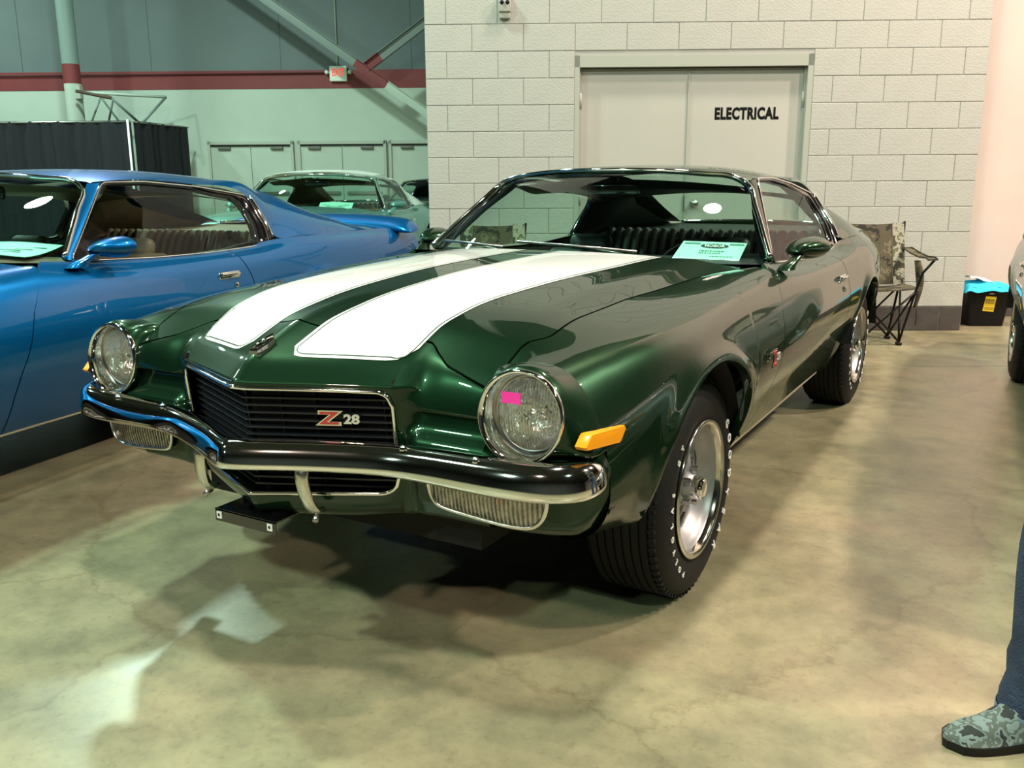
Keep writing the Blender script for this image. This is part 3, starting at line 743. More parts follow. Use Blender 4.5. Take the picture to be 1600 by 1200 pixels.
def build_greenhouse(root, paint, glass, sideg, seatm, trim):
    # windshield
    P = []
    for v in np.linspace(0, 1, 20):
        r = []
        for u in np.linspace(-.985, .985, 31):
            p = WB(u).lerp(WT(u), v); r.append(p+Vector((0, -.05, .03))*math.sin(v*PI)*(1-u*u*.6)*.5)
        P.append(r)
    MB().grid(P, flip=True).build('windshield', glass, root)
    b = MB(); pts = [WB(-1).lerp(WT(-1), v) for v in np.linspace(0, .93, 16)]; arc = []
    top = [WT(u) for u in np.linspace(-.95, .95, 40)]
    full = pts+top+[Vector((-p.x, p.y, p.z)) for p in pts[::-1]]
    full = nspline([tuple(p) for p in full[::3]]+[tuple(full[-1])], 90)
    full = [Vector(p)+Vector((0, -.010, .006)) for p in full]
    b.tube(full, [.0135+.005*(1-sstep(.12, .3, min(i, 89-i)/89)) for i in range(90)], 8, flat=.6).build('windshield_moulding', M['chrome'], root)
    # cowl panel between hood and glass
    P = [[(x*.785, ycowl(min(.72, abs(x*.785)))+.004+d*(WB(x).y+.05-ycowl(min(.72, abs(x*.785)))), ztop(min(.72, abs(x*.785)), .7)-.012-.02*d) for x in np.linspace(-1, 1, 41)] for d in (0, .3, .7, 1)]
    MB().grid(P, flip=True).build('cowl_panel', paint, root)
    # roof panel
    P = []
    nv = len(ROUT)
    for i in range(nv):
        v = i/(nv-1); R = Vector(ROUT[i]) if i < nv-1 else Vector(SOUT[0])
        C = Vector(nspline([(0, 1.18, 1.278), (0, 1.45, 1.300), (0, 1.8, 1.307), (0, 2.15, 1.300), (0, 2.50, 1.277)], [v])[0])
        P.append([roofpt(u, R, C) for u in np.linspace(-1, 1, 49)])
    MB().grid(P, flip=True).build('roof', paint, root)
    # sail panels (rear pillars)
    for s in (1, -1):
        P = []
        for o, i in zip(SOUT, SIN):
            o = Vector(o); i = Vector(i); r = []
            for k in range(12):
                t = k/11; p = o.lerp(i, t); n_ = len(P); p += Vector((.6, 0, .8))*math.sin(t*PI)*.034*sstep(0, 14, n_)*(1-.6*sstep(45, 60, n_))
                u0 = 1-t*(1-.400/.598); q = roofpt(u0, Vector(SOUT[0]), Vector((0, 2.50, 1.277))); p += (q-Vector(SOUT[0]).lerp(Vector(SIN[0]), t))*(1-sstep(0, 10, n_)); r.append((s*p.x, p.y, p.z))
            P.append(r)
        MB().grid(P, flip=s < 0).build('sail_panel', paint, root)
        # front pillar
        l1 = [WB(1).lerp(WT(1), v) for v in np.linspace(0, 1, 12)]; l2 = [Vector((.792, 1.005, .926)).lerp(Vector((.606, 1.40, 1.240)), v) for v in np.linspace(0, 1, 12)]
        P = [[(s*(p+Vector((.002, -.012, .003))).x, p.y-.01, p.z), (s*(p.lerp(q, .5).x+.010), p.lerp(q, .5).y, p.lerp(q, .5).z), (s*q.x, q.y, q.z), (s*(q.x-.03), q.y+.01, q.z)] for p, q in zip(l1, l2)]
        MB().grid(P, flip=s < 0).build('front_pillar', paint, root)
        # side window, its frame moulding and drip rail
        loop = WINDOW
        cen = Vector((.715, 1.72, 1.06))
        b = MB(); b.grid([[(s*(cen.x+(x-cen.x)*k-.014), cen.y+(y-cen.y)*k, cen.z+(z-cen.z)*k) for x, y, z in loop] for k in (1, .75, .5, .25, .01)], closed=True, flip=s > 0)
        b.build('side_window', sideg, root)
        MB().tube([(s*(x+.001), y, z) for x, y, z in loop], .0055, 6, closed=True).build('window_moulding', M['chrome'] if trim else M['black'], root)
        # black weatherstrip inside the opening, wide at the rear (channel)
        def cf(x, y, z): return 1-.10*sstep(1.9, 2.35, y)-.09*sstep(1.08, 1.22, z)-.012
        P = [[(s*(x-.004), y, z) for x, y, z in loop], [(s*(cen.x+(x-cen.x)*cf(x, y, z)-.018), cen.y+(y-cen.y)*cf(x, y, z), cen.z+(z-cen.z)*cf(x, y, z)) for x, y, z in loop], [(s*(cen.x+(x-cen.x)*cf(x, y, z)-.05), cen.y+(y-cen.y)*cf(x, y, z), cen.z+(z-cen.z)*cf(x, y, z)) for x, y, z in loop]]
        MB().grid(P, closed=True, flip=s > 0).build('weatherstrip', M['gloss_black'], root)
        # moulding up the trailing edge of the glass
        if trim: MB().tube([(s*(x+.004), y+.008, z) for x, y, z in nspline([(.612, 2.41, 1.160), (.660, 2.415, 1.090), (.718, 2.410, 1.005), (.752, 2.405, .935)], 14)], .014, 8, flat=.5).build('quarter_moulding', M['chrome'], root)
        # inside of the roof pillar
        P = [[(s*(Vector(o).lerp(Vector(i), t).x-.035), Vector(o).lerp(Vector(i), t).y-.01, Vector(o).lerp(Vector(i), t).z-.03) for t in (-.12, .4, .80)] for o, i in zip(SOUT[:52], SIN[:52])]
        MB().grid(P, flip=s > 0).build('pillar_lining', seatm, root)
    # backlight
    P = []
    for i, p in enumerate(SIN):
        p = Vector(p); t = i/59; r = []
        cy = 2.49+(3.62-2.49)*t; cz = 1.277+(.965-1.277)*(t**1.25)
        for u in np.linspace(-1, 1, 21):
            a = u*u; r.append((p.x*u, cy+(p.y-cy)*a, cz+(p.z-cz)*a))
        P.append(r)
    MB().grid(P, flip=True).build('rear_window', sideg, root)
    e = P[-1]; MB().tube([Vector(q)+Vector((0, .004, .004)) for q in e], .009, 6).build('rear_window_moulding', M['chrome'], root)
    # headliner
    P2 = []
    for i in range(30):
        v = i/29; yc = 1.22+1.42*v; R = Vector(ROUT[min(23, int(i*.85))]); dz = .045+.045*sstep(0, .25, v)
        ye = 1.35+(2.45-1.35)*v; zc = 1.285+(.0 if v < .6 else -.10*(v-.6)**1.3)
        P2.append([(R.x*.97*u, yc+(ye-yc)*u*u, zc-dz+(R.z-1.285+.01)*u*u) for u in np.linspace(-1, 1, 15)])
    MB().grid(P2).build('headliner', seatm, root)
def build_deck(root, paint, spoiler=False):
    P = []
    for i in range(26):
        t = i/25; r = []
        for u in np.linspace(-1, 1, 31):
            a = abs(u); y0 = 3.61-.10*u*u; y = y0+(TAIL-y0)*t; xw = BX(ym(y)); x = xw*u; zc = .968+(.935-.968)*t; ze = BZ(ym(y)); r.append((x, y, zc+(ze-zc)*(a**3)))
        P.append(r)
    MB().grid(P, flip=True).build('deck_lid', paint, root)
    # tail panel
    b = MB(); S_ = side_col(TAIL, True, 24)
    P = [[(x*u, TAIL+.06*(1-u*u), z) for u in np.linspace(-1, 1, 15)] for x, y, z in S_]
    P = [[(x*u, TAIL+.06*(1-u*u), .935-(.935-BZ(3.85))*abs(u)**3) for (x, z) in [(S_[0][0], 0)] for u in np.linspace(-1, 1, 15)]]+P
    b.grid(P, flip=False).build('tail_panel', paint, root)
    for s in (1, -1):
        for x in (.30, .48):
            MB().lathe([(0, .055), (.012, .055), (.018, .045), (.02, .001)], 24, Matrix.Translation((s*x, TAIL+.025+.02*(1-x), .72)) @ Matrix.Rotation(PI/2, 4, 'Z')).build('tail_lamp', M['red'], root)
    if spoiler:
        P = []
        for u in np.sin(np.linspace(-PI/2, PI/2, 41)):
            x = .83*u; a = abs(u); y0 = TAIL-.13-.16*a**3; e = math.sqrt(max(.0, 1-max(0, (a-.80)/.20)**2)); zb = .935-.045*a**2.5; r = []
            for t in np.linspace(0, 2*PI, 22, endpoint=False):
                d = math.cos(t)*.12; h = (math.sin(t)*.042+.045*(math.cos(t)+1)/2)*max(.02, e); r.append((x, y0+d*(.35+.65*e), zb+h))
            P.append(r)
        b = MB().grid(P, closed=True); b.add(P[0], [tuple(range(22))]); b.add(P[-1], [tuple(range(22))[::-1]]); b.build('rear_spoiler', paint, root, normals=True)
# ---- interior
def seat(root, name, x0, m, kind='bucket', y=1.75):
    b = MB(); R = Matrix.Rotation(math.radians(-18), 3, 'X')
    st = MB().rbox((x0, y-.28, .43), (.50, .52, .15), .05).build(name, m, root)
    MB().rbox((x0, y-.02, .65), (.48, .13, .50), .055, R).build('backrest', m, st)
    for k in range(5): MB().rbox((x0-.14+.07*k, y-.078, .66), (.058, .03, .38), .014, R).build('pleat', m, st)
    MB().rbox((x0, y+.055, .915), (.23, .08, .10), .035, R).build('headrest', m, st)
def build_interior(root, m, dash_m, lhd=True):
    b = MB(); b.box((0, 1.7, .32), (1.46, 2.4, .04)); b.box((0, 2.95, .62), (1.2, .04, .5)); b.build('cabin_floor', m, root, smooth=False)
    P = [[(x*.76, .70+.30*abs(x)**2.3, .945-.03*abs(x)) for x in np.linspace(-1, 1, 21)], [(x*.745, 1.02, .935) for x in np.linspace(-1, 1, 21)], [(x*.745, 1.10, .90) for x in np.linspace(-1, 1, 21)], [(x*.745, 1.10, .62) for x in np.linspace(-1, 1, 21)]]
    MB().grid(P, flip=True).build('dashboard', dash_m, root)
    for s in (1, -1):
        P = [[(s*(x_), y, z_) for y in np.linspace(.95, 2.4, 8)] for x_, z_ in ((.765, .895), (.74, .87), (.735, .6), (.735, .33))]
        MB().grid(P, flip=s < 0).build('door_lining', m, root)
        seat(root, 'front_seat', s*.36, m)
    # rear bench with vertical pleats, package shelf
    R = Matrix.Rotation(math.radians(-24), 3, 'X')
    rs = MB().rbox((0, 2.30, .48), (1.2, .42, .16), .05).build('rear_seat', m, root)
    for k in range(22):
        x = -.60+.0571*k; MB().rbox((x, 2.56, .735), (.052, .12, .46), .022, R).build('pleat', m, rs)
    P = [[(x*(.73 if y < 3 else .62), y, z) for x in np.linspace(-1, 1, 9)] for y, z in ((2.58, .90), (2.68, .925), (3.56, .945))]
    MB().grid(P, flip=True).build('parcel_shelf', m, root)
    # steering wheel
    c = Vector((.36, 1.32, .80)); tl = Matrix.Translation(c) @ Matrix.Rotation(math.radians(62), 4, 'X')
    b = MB().tube([tl @ Vector((.19*math.cos(t), .19*math.sin(t), 0)) for t in np.linspace(0, 2*PI, 40, endpoint=False)], .013, 8, closed=True); sw = b.build('steering_wheel', M['black'], root)
    for a in (.3, PI-.3, -PI/2): MB().tube([c, tl @ Vector((.18*math.cos(a), .18*math.sin(a), 0))], .011, 6).build('spoke', M['steel'], sw)
    MB().tube([c, tl @ Vector((0, 0, -.22))], .03, 10).build('column', M['black'], sw)
    # rear-view mirror
    rm = MB().rbox((.0, 1.27, 1.195), (.25, .03, .062), .022, Matrix.Rotation(math.radians(8), 3, 'Z')).build('rear_view_mirror', M['gloss_black'], root)
    MB().tube([(0, 1.265, 1.20), (0, 1.30, 1.245)], .009, 8).build('mirror_stem', M['chrome'], rm)
def build_mirror(root, s, paint):
    c = Vector((.882, 1.10, .972))
    P = []
    for t in np.linspace(0, 1, 16):
        k = math.sin(min(1, t*1.0)*PI*.5)**.6 if t < 1 else 1
        y = -.075+.155*t; r = []
        for a in np.linspace(0, 2*PI, 28, endpoint=False):
            r.append(c+Vector((.082*k*math.cos(a), y+.012*math.cos(a), .044*k*math.sin(a)+.006*math.cos(a))))
        P.append(r)
    b = MB().grid(P, closed=True); 
    if s < 0: b.mirror()
    m = b.build('door_mirror', paint, root, normals=True)
    b = MB().add(P[-1], [tuple(range(28))[::-1]])
    if s < 0: b.mirror()
    b.build('mirror_glass', M['chrome'], m, smooth=False)
    b = MB().grid([[Vector(p)+(Vector((.026*math.cos(a), .045*math.sin(a), 0))*k) for a in np.linspace(0, 2*PI, 14, endpoint=False)] for p, k in (((.848, .975, .902), 1.25), ((.852, .985, .918), 1.1), ((.865, 1.02, .935), .8), ((.875, 1.055, .952), .75))], closed=True)
    if s < 0: b.mirror()
    b.build('mirror_stalk', paint, m, normals=True)
def build_handle(door, s):
    y, z = 1.86, .787; x = side_x(y, z)
    b = MB().rbox((x+.004, y, z), (.012, .15, .035), .006)
    b.rbox((x+.016, y, z+.004), (.012, .135, .016), .005)
    if s < 0: b.mirror()
    h = b.build('door_handle', M['chrome'], door)
    b = MB().lathe([(0, .014), (.006, .014), (.009, .011), (.009, .001)], 18, Matrix.Translation((side_x(1.90, .735)-.001, 1.90, .735)))
    if s < 0: b.mirror()
    b.build('key_lock', M['chrome'], door)
# ---- wheels
def build_wheel(root, x, y, s, letters=True, name='wheel'):
    """x = distance of the outer rim face; s side; wheel built with axis +X outward"""
    TR = Matrix.Translation((s*x, y, .333)) @ (Matrix.Rotation(PI, 4, 'Z') if s < 0 else Matrix.Identity(4))
    b = MB()
    prof = [(-.24, .20), (-.245, .24), (-.25, .275), (-.24, .305), (-.222, .322)]
    # tread with circumferential grooves
    for k in range(7):
        a = -.215+.178*k/7; c = a+.178/7; prof += [(a, .3315), (c-.006, .3322), (c-.0055, .3255), (c-.001, .3255)]
    prof += [(-.036, .331), (-.022, .323), (-.008, .306), (.0, .285), (.004, .262), (.002, .238), (-.004, .220), (-.006, .212), (-.012, .205)]
    b.lathe(prof, 96); b.xf(TR); wl = b.build(name, M['rubber'], root, smooth='auto')
    # lateral sipes as raised blocks would be lost in the shade; shoulder notches
    nb = MB()
    for k in range(72):
        a = 2*PI*k/72; Rm = Matrix.Rotation(a, 4, 'X'); nb2 = MB().box((-.030, 0, .3275), (.020, .010, .010)); nb2.xf(Rm); nb.add(nb2.v, nb2.f)
    nb.xf(TR); nb.build('tread_block', M['rubber'], wl, smooth=False, kind='stuff')
    b = MB().lathe([(-.012, .205), (-.002, .2135), (.004, .2125), (.006, .205), (.004, .198), (-.004, .192), (-.016, .188)], 72); b.xf(TR); b.build('trim_ring', M['trimring'], wl)
    b = MB().lathe([(-.016, .189), (-.022, .184), (-.030, .182), (-.040, .172), (-.062, .155), (-.075, .146), (-.20, .150)], 64)
    # disc with five broad spokes and slots
    n = 200; P = []
    for r in (.150, .142, .120, .095, .072, .060, .045):
        row = []
        for k in range(n):
            a = 2*PI*k/n; ph = (a*5/(2*PI)) % 1; ds = abs(ph-.5)*2   # 0 mid slot, 1 mid spoke
            slot = (1-sstep(.28, .40, ds)) if .070 < r < .135 else 0
            xx = -.078+.030*max(0, (.150-r)/.10)+.010*sstep(.35, .9, ds); xx -= slot*.055
            row.append((xx, r*math.cos(a), r*math.sin(a)))
        P.append(row)
    b.grid(P, closed=True); b.lathe([(-.045, .047), (-.025, .040), (-.022, .036)], 40); b.xf(TR)
    rim = b.build('rim', M['wheel'], wl, smooth='auto')
    b = MB()
    for k in range(5):
        a0 = 2*PI*(k+.5)/5; q = MB(); q.grid([[(-.060+.020*(.14-r)/.07, r*math.cos(a0+da), r*math.sin(a0+da)) for da in (-.17, 0, .17)] for r in (.078, .105, .130)]); q.xf(TR); q.build('wheel_slot', M['matte_black'], rim, smooth=False)
    b = MB().lathe([(-.03, .036), (-.002, .036), (.004, .034), (.006, .030), (.004, .027), (.009, .024), (.011, .001)], 40); b.xf(TR); cap = b.build('centre_cap', M['chrome'], rim, smooth='auto')
    b = MB()
    for k in range(5):
        a = 2*PI*(k)/5; q = MB().cyl((-.04, .056*math.cos(a), .056*math.sin(a)), (-.018, .056*math.cos(a), .056*math.sin(a)), .009, 6); q.xf(TR); q.build('lug_nut', M['steel'], rim, smooth=False)
    if letters:
        def ring(word, r, a0, a1, size, rad_off=.0035, xs=1.0, bold=0):
            n = len(word)
            for i, ch in enumerate(word):
                if ch == ' ': continue
                t = a0+(a1-a0)*i/max(1, n-1)   # angle measured clockwise from the top seen from outside
                # seen from +X (left side) rearwards (+y) is to the right
                up = Vector((0, math.sin(t), math.cos(t))); rt = Vector((0, math.cos(t), -math.sin(t)))
                xx = float(np.interp(r, [.212, .238, .262, .285, .306], [-.006, .002, .004, 0, -.008]))+.0015
                rt2, up2 = (rt, up)
                Mx = frame_m(Vector((xx, 0, 0))+up*r, rt2, up2); q = text_mb(ch, size, Mx, extrude=.0015, xs=xs, bold=bold)
                q.xf(TR); q.build('sidewall_letter', M['whitepaint'], wl, smooth=False)
        ring('GOODYEAR', .262, math.radians(55), math.radians(150), .040, xs=.95, bold=.0006)
        ring('POLYGLAS GT', .262, math.radians(215), math.radians(312), .024, bold=.0003)
    return wl
M['trimring'] = mat('polished_trim_ring', (.55, .55, .50, 1), .12, 1)
def build_car(name, label, paint, loc=(0, 0, 0), rz=0, seat_m='vinyl_green', dash_m='vinyl_green', kind='green', group=None):
    global TAIL
    TAIL = 4.28 if kind == 'blue' else 4.0
    root = thing(name, label, 'car', loc, rz, group)
    for s in (1, -1):
        d = build_side(root, s, paint, None); build_handle(d, s); build_mirror(root, s, paint)
    build_nose(root, paint)
    for s in (1, -1):
        build_headlamp(root, s); build_turn_signal(root, s); build_marker(root, s, M['amber'])
    build_grille(root); build_bumper(root)
    build_hood(root, paint, kind == 'green')
    build_greenhouse(root, paint, M['glass'], M['sideglass'], M[seat_m], kind != 'silver')
    build_deck(root, paint, kind == 'blue')
    build_interior(root, M[seat_m], M[dash_m])
    b = MB(); b.box((0, .0, .45), (1.0, 1.3, .30)); b.box((0, 1.55, .30), (1.46, 2.0, .06)); b.box((0, 3.2, .42), (1.1, 1.4, .16)); b.box((0, .85, .66), (1.30, .04, .46)); b.box((0, -.66, .50), (1.1, .04, .2))
    b.build('underbody', M['matte_black'], root, smooth=False)
    for s in (1, -1):
        build_wheel(root, .868 if s else 0, 0, s, kind == 'green', 'front_wheel'); build_wheel(root, .850, 2.743, s, kind == 'green' and s > 0, 'rear_wheel')
        # axle stubs
        MB().cyl((s*.1, 0, .333), (s*.66, 0, .333), .035, 10).build('axle', M['matte_black'], root); MB().cyl((s*.0, 2.743, .333), (s*.66, 2.743, .333), .045, 10).build('axle', M['matte_black'], root)
    return root
M['chromepil'] = M['chrome']
# ================================================================== the hall
M['block'] = noise_mix(mat('painted_block', (.6, .6, .55, 1), .55), [(.42, .425, .39, 1), (.465, .465, .43, 1)], 3, bump=.25, bscale=60)
M['mortar'] = mat('painted_mortar', (.41, .41, .38, 1), .7)
M['base_block'] = noise_mix(mat('dark_base_paint', (.05, .045, .042, 1), .5), [(.055, .048, .045, 1), (.08, .07, .066, 1)], 6, bump=.2, bscale=60)
M['doorpaint'] = noise_mix(mat('door_paint', (.55, .54, .47, 1), .4), [(.45, .45, .405, 1), (.49, .485, .44, 1)], 1.5)
M['framepaint'] = mat('frame_paint', (.40, .42, .37, 1), .45)
M['pinkwall'] = noise_mix(mat('pink_wall_paint', (.6, .5, .45, 1), .6), [(.58, .49, .45, 1), (.66, .58, .53, 1)], .8, bump=.05, bscale=30)
M['hallwall'] = noise_mix(mat('pale_hall_paint', (.45, .50, .45, 1), .7), [(.42, .47, .42, 1), (.48, .53, .47, 1)], .7)
M['hallgrey'] = noise_mix(mat('grey_hall_paint', (.12, .16, .16, 1), .7), [(.105, .13, .14, 1), (.13, .155, .165, 1)], .7)
M['band'] = noise_mix(mat('oxblood_band', (.19, .022, .027, 1), .6), [(.17, .020, .026, 1), (.21, .028, .032, 1)], .9)
M['dim'] = noise_mix(mat('darkened_hall_surround', (.03, .035, .035, 1), .7), [(.025, .03, .03, 1), (.045, .05, .05, 1)], .5)  # unseen walls and beams: hall's darkness put into the colour, cuts car-paint reflections
M['dark_ceiling'] = mat('dark_roof_deck', (.03, .035, .035, 1), .8)
# floor: stained, sealed concrete in large bays
fm = mat('stained_concrete', (.3, .28, .2, 1), .32)
b_ = fm.node_tree.nodes['Principled BSDF']
tc = N(fm, 'ShaderNodeTexCoord')
n1 = N(fm, 'ShaderNodeTexNoise', Scale=.9, Detail=5, Roughness=.6, Distortion=.4); n2 = N(fm, 'ShaderNodeTexNoise', Scale=5.5, Detail=8, Roughness=.72); n3 = N(fm, 'ShaderNodeTexNoise', Scale=38, Detail=4, Roughness=.7)
for n_ in (n1, n2, n3): L(fm, tc.outputs['Object'], n_.inputs['Vector'])
r1 = N(fm, 'ShaderNodeValToRGB'); e = r1.color_ramp.elements; e[0].position = .34; e[0].color = (.20, .19, .115, 1); e[1].position = .66; e[1].color = (.31, .255, .165, 1); q = e.new(.5); q.color = (.27, .25, .155, 1)
r2 = N(fm, 'ShaderNodeValToRGB'); e = r2.color_ramp.elements; e[0].position = .36; e[0].color = (.68, .68, .66, 1); e[1].position = .60; e[1].color = (1.12, 1.10, 1.04, 1)
r3 = N(fm, 'ShaderNodeValToRGB'); e = r3.color_ramp.elements; e[0].position = .30; e[0].color = (.72, .70, .68, 1); e[1].position = .46; e[1].color = (1, 1, 1, 1)
L(fm, n1.outputs['Fac'], r1.inputs[0]); L(fm, n2.outputs['Fac'], r2.inputs[0]); L(fm, n3.outputs['Fac'], r3.inputs[0])
m1 = N(fm, 'ShaderNodeMix', data_type='RGBA', blend_type='MULTIPLY'); m1.inputs[0].default_value = .75; m2 = N(fm, 'ShaderNodeMix', data_type='RGBA', blend_type='MULTIPLY'); m2.inputs[0].default_value = .7
L(fm, r1.outputs[0], m1.inputs[6]); L(fm, r2.outputs[0], m1.inputs[7]); L(fm, m1.outputs[2], m2.inputs[6]); L(fm, r3.outputs[0], m2.inputs[7])
vo = N(fm, 'ShaderNodeTexVoronoi', Scale=.55, feature='DISTANCE_TO_EDGE'); mpv = N(fm, 'ShaderNodeMix', data_type='RGBA', blend_type='LINEAR_LIGHT'); mpv.inputs[0].default_value = .10
L(fm, tc.outputs['Object'], mpv.inputs[6]); L(fm, n2.outputs['Color'], mpv.inputs[7]); L(fm, mpv.outputs[2], vo.inputs['Vector'])
r4 = N(fm, 'ShaderNodeValToRGB'); e = r4.color_ramp.elements; e[0].position = 0; e[0].color = (.62, .58, .52, 1); e[1].position = .006; e[1].color = (1, 1, 1, 1)
L(fm, vo.outputs[0], r4.inputs[0]); m3 = N(fm, 'ShaderNodeMix', data_type='RGBA', blend_type='MULTIPLY'); m3.inputs[0].default_value = .5; L(fm, m2.outputs[2], m3.inputs[6]); L(fm, r4.outputs[0], m3.inputs[7])
L(fm, m3.outputs[2], b_.inputs['Base Color'])
rr = N(fm, 'ShaderNodeMapRange'); rr.inputs['To Min'].default_value = .24; rr.inputs['To Max'].default_value = .42; L(fm, n2.outputs['Fac'], rr.inputs['Value']); L(fm, rr.outputs[0], b_.inputs['Roughness'])
bp = N(fm, 'ShaderNodeBump', Strength=.06, Distance=.01); L(fm, n2.outputs['Fac'], bp.inputs['Height']); L(fm, bp.outputs[0], b_.inputs['Normal'])
M['floor'] = fm
def wbox(b, s0, s1, o0, o1, z0, z1):
    v = [wp(s, o, z) for s in (s0, s1) for o in (o0, o1) for z in (z0, z1)]; return b.add(v, [(0, 1, 3, 2), (4, 6, 7, 5), (0, 4, 5, 1), (2, 3, 7, 6), (0, 2, 6, 4), (1, 5, 7, 3)])
def struct(b, name, m, parent=None, smooth=False, **k): 
    o = b.build(name, m, parent, smooth=smooth, **k)
    if parent is None: o['kind'] = 'structure'
    return o
floor = struct(wbox(MB(), -24, 26, -22, 16, -.30, -.006), 'floor', M['mortar'])
slab = MB()
sx = [-24, -18.2, -11.2, -4.2, 6.0, 13, 20, 26]; oy = [-22, -15.5, -8.5, -1.485, 5.5, 12.5, 16]
for i in range(len(sx)-1):
    for j in range(len(oy)-1): wbox(MB(), sx[i]+.003, sx[i+1]-.003, oy[j]+.003, oy[j+1]-.003, -.05, 0).build('slab', M['floor'], floor, smooth=False)
# block wall
H = 4.6
wall = struct(wbox(wbox(wbox(MB(), -.372, .812, .004, .80, 0, H), 2.690, 4.042, .004, .80, 0, H), .812, 2.690, .004, .80, 2.20, H), 'wall_block', M['mortar'])
# block courses, running bond, cut round the door opening
meshes = {}
def block(s0, s1, k):
    w_ = round(s1-s0, 3); key = (w_, k == 0)
    if key not in meshes:
        b = MB(); x0, x1, z0, z1, c = .0018, w_-.0018, .0018, .2014, .0035
        fr = [(x0+c, -.002, z0+c), (x1-c, -.002, z0+c), (x1-c, -.002, z1-c), (x0+c, -.002, z1-c)]; md = [(x0, .002, z0), (x1, .002, z0), (x1, .002, z1), (x0, .002, z1)]; bk = [(x, .03, z) for x, y, z in md]
        b.add(fr+md+bk, [(0, 1, 2, 3)]+[(i, i+4, (i+1) % 4+4, (i+1) % 4) for i in range(4)]+[(i+4, i+8, (i+1) % 4+8, (i+1) % 4+4) for i in range(4)])
        me = bpy.data.meshes.new('block'); me.from_pydata(b.v, [], b.f); me.materials.append(M['base_block'] if k == 0 else M['block']); meshes[key] = me
    o = bpy.data.objects.new('block', meshes[key]); COL.objects.link(o); o.parent = wall; j = random.uniform(-.0008, .0008)
    o.location = wp(s0, j, k*.2032); o.rotation_euler = (0, 0, WA)
for k in range(17):
    off = 0 if k % 2 == 1 else .2032
    js = [-.372]+[s for s in [off+.4064*i for i in range(-2, 12)] if -.33 < s < 4.0]+[4.042]
    for a, c in zip(js[:-1], js[1:]):
        if k < 11:
            if a >= .812-.01 and c <= 2.690+.01: continue
            if a < .812 < c: c = .812
            elif a < 2.690 < c and a > .812-.01: a = 2.690
        if c-a > .03: block(a, c, k)
# door in the block wall
door = struct(wbox(MB(), .86, 1.722, .065, .11, .01, 2.105), 'door_1', M['doorpaint'])
d2 = struct(wbox(MB(), 1.728, 2.640, .065, .11, .01, 2.105), 'door_2', M['doorpaint'])
fr = MB(); wbox(fr, .812, .852, .0, .12, 0, 2.2); wbox(fr, 2.648, 2.69, .0, .12, 0, 2.2); wbox(fr, .812, 2.69, .0, .12, 2.112, 2.2); wbox(fr, .852, .866, .045, .064, 0, 2.112); wbox(fr, 2.634, 2.648, .045, .064, 0, 2.112)
struct(fr, 'door_frame', M['framepaint'])
struct(wbox(MB(), .812, 2.69, .121, .2, 0, 2.2), 'trim_1', M['matte_black'])
for z in (.3, 1.1, 1.86):
    for s_, dd in ((.862, door), (2.638, d2)): MB().cyl(wp(s_, .052, z-.06), wp(s_, .052, z+.06), .011, 8).build('hinge', M['framepaint'], dd)
wbox(MB(), 1.722, 1.734, .055, .066, .01, 2.105).build('astragal', M['framepaint'], d2, smooth=False)
kn = MB().lathe([(0, .032), (.008, .032), (.012, .014), (.035, .014), (.042, .026), (.055, .030), (.066, .024), (.07, .001)], 24, Matrix.Translation(wp(1.80, .065, 1.05)) @ Matrix.Rotation(WA-PI/2, 4, 'Z'))
kn.build('door_knob', M['steel'], d2)
wbox(MB(), 1.715, 1.722, .052, .066, .99, 1.11).build('strike_plate', M['steel'], door, smooth=False)
F_ = frame_m(wp(2.195, .0645, 1.752), WD, (0, 0, 1))
text_mb('ELECTRICAL', .122, F_, extrude=.0008, bold=.0062, xs=.70, spacing=1.10).build('lettering', M['black'], d2, smooth=False)
# strobe / sounder box on the block wall
st = thing('alarm_strobe', 'small grey two-lamp alarm box high on the block wall', 'alarm', wp(.262, 0, 2.50), WA)
MB().rbox((0, -.03, .075), (.095, .05, .11), .008).build('housing', M['framepaint'], st)
MB().rbox((0, -.022, .0), (.085, .035, .05), .006).build('base', M['framepaint'], st)
for sx_ in (-.022, .022): MB().lathe([(0, .016), (.006, .016), (.012, .011), (.013, .001)], 16, Matrix.Translation((sx_, -.054, .09)) @ Matrix.Rotation(-PI/2, 4, 'Z')).build('lamp', M['black'], st)
MB().cyl((0, -.02, .12), (0, -.02, .9), .012, 8).build('conduit', M['framepaint'], st)
# pink wall beyond the block wall
struct(wbox(MB(), 4.042, 25, .80, 1.1, .2, 7.6), 'wall_right', M['pinkwall'])
struct(wbox(MB(), 4.042, 25, .785, 1.1, 0, .2), 'baseboard_right', M['base_block'])
# side of the block room running to the back wall, and the back wall
struct(wbox(MB(), -.372, -.1, .80, 13.25, 0, 7.6), 'wall_side', M['hallwall'])
struct(wbox(MB(), -24, .0, 13.3, 13.6, 0, 3.28), 'wall_back', M['hallwall'])
struct(wbox(MB(), -24, .0, 13.29, 13.6, 3.28, 3.67), 'trim_2', M['band'])
up_ = struct(wbox(MB(), -24, .0, 13.3, 13.6, 3.67, 8.6), 'wall_upper', M['hallgrey'])
for s_ in np.arange(-22.5, 0, 2.9): wbox(MB(), s_-.006, s_+.006, 13.29, 13.3, 3.67, 8.6).build('panel_joint', M['hallgrey'], up_, smooth=False)
struct(wbox(MB(), -24.3, -24, -22, 16, 0, 8.6), 'wall_left', M['dim'])
struct(wbox(MB(), -24, 26, -22.3, -22, 0, 8.6), 'wall_front', M['dim'])
struct(wbox(MB(), 25, 25.3, -22, 1.1, 0, 8.6), 'wall_far_right', M['pinkwall'])
ceil = struct(wbox(MB(), -24.3, 26, -22.3, 16, 8.6, 8.8), 'ceiling', M['dark_ceiling'])
for s_ in range(-22, 26, 4): wbox(MB(), s_, s_+.18, -22, 13.3, 8.1, 8.6).build('roof_beam', M['dim'], ceil, smooth=False)
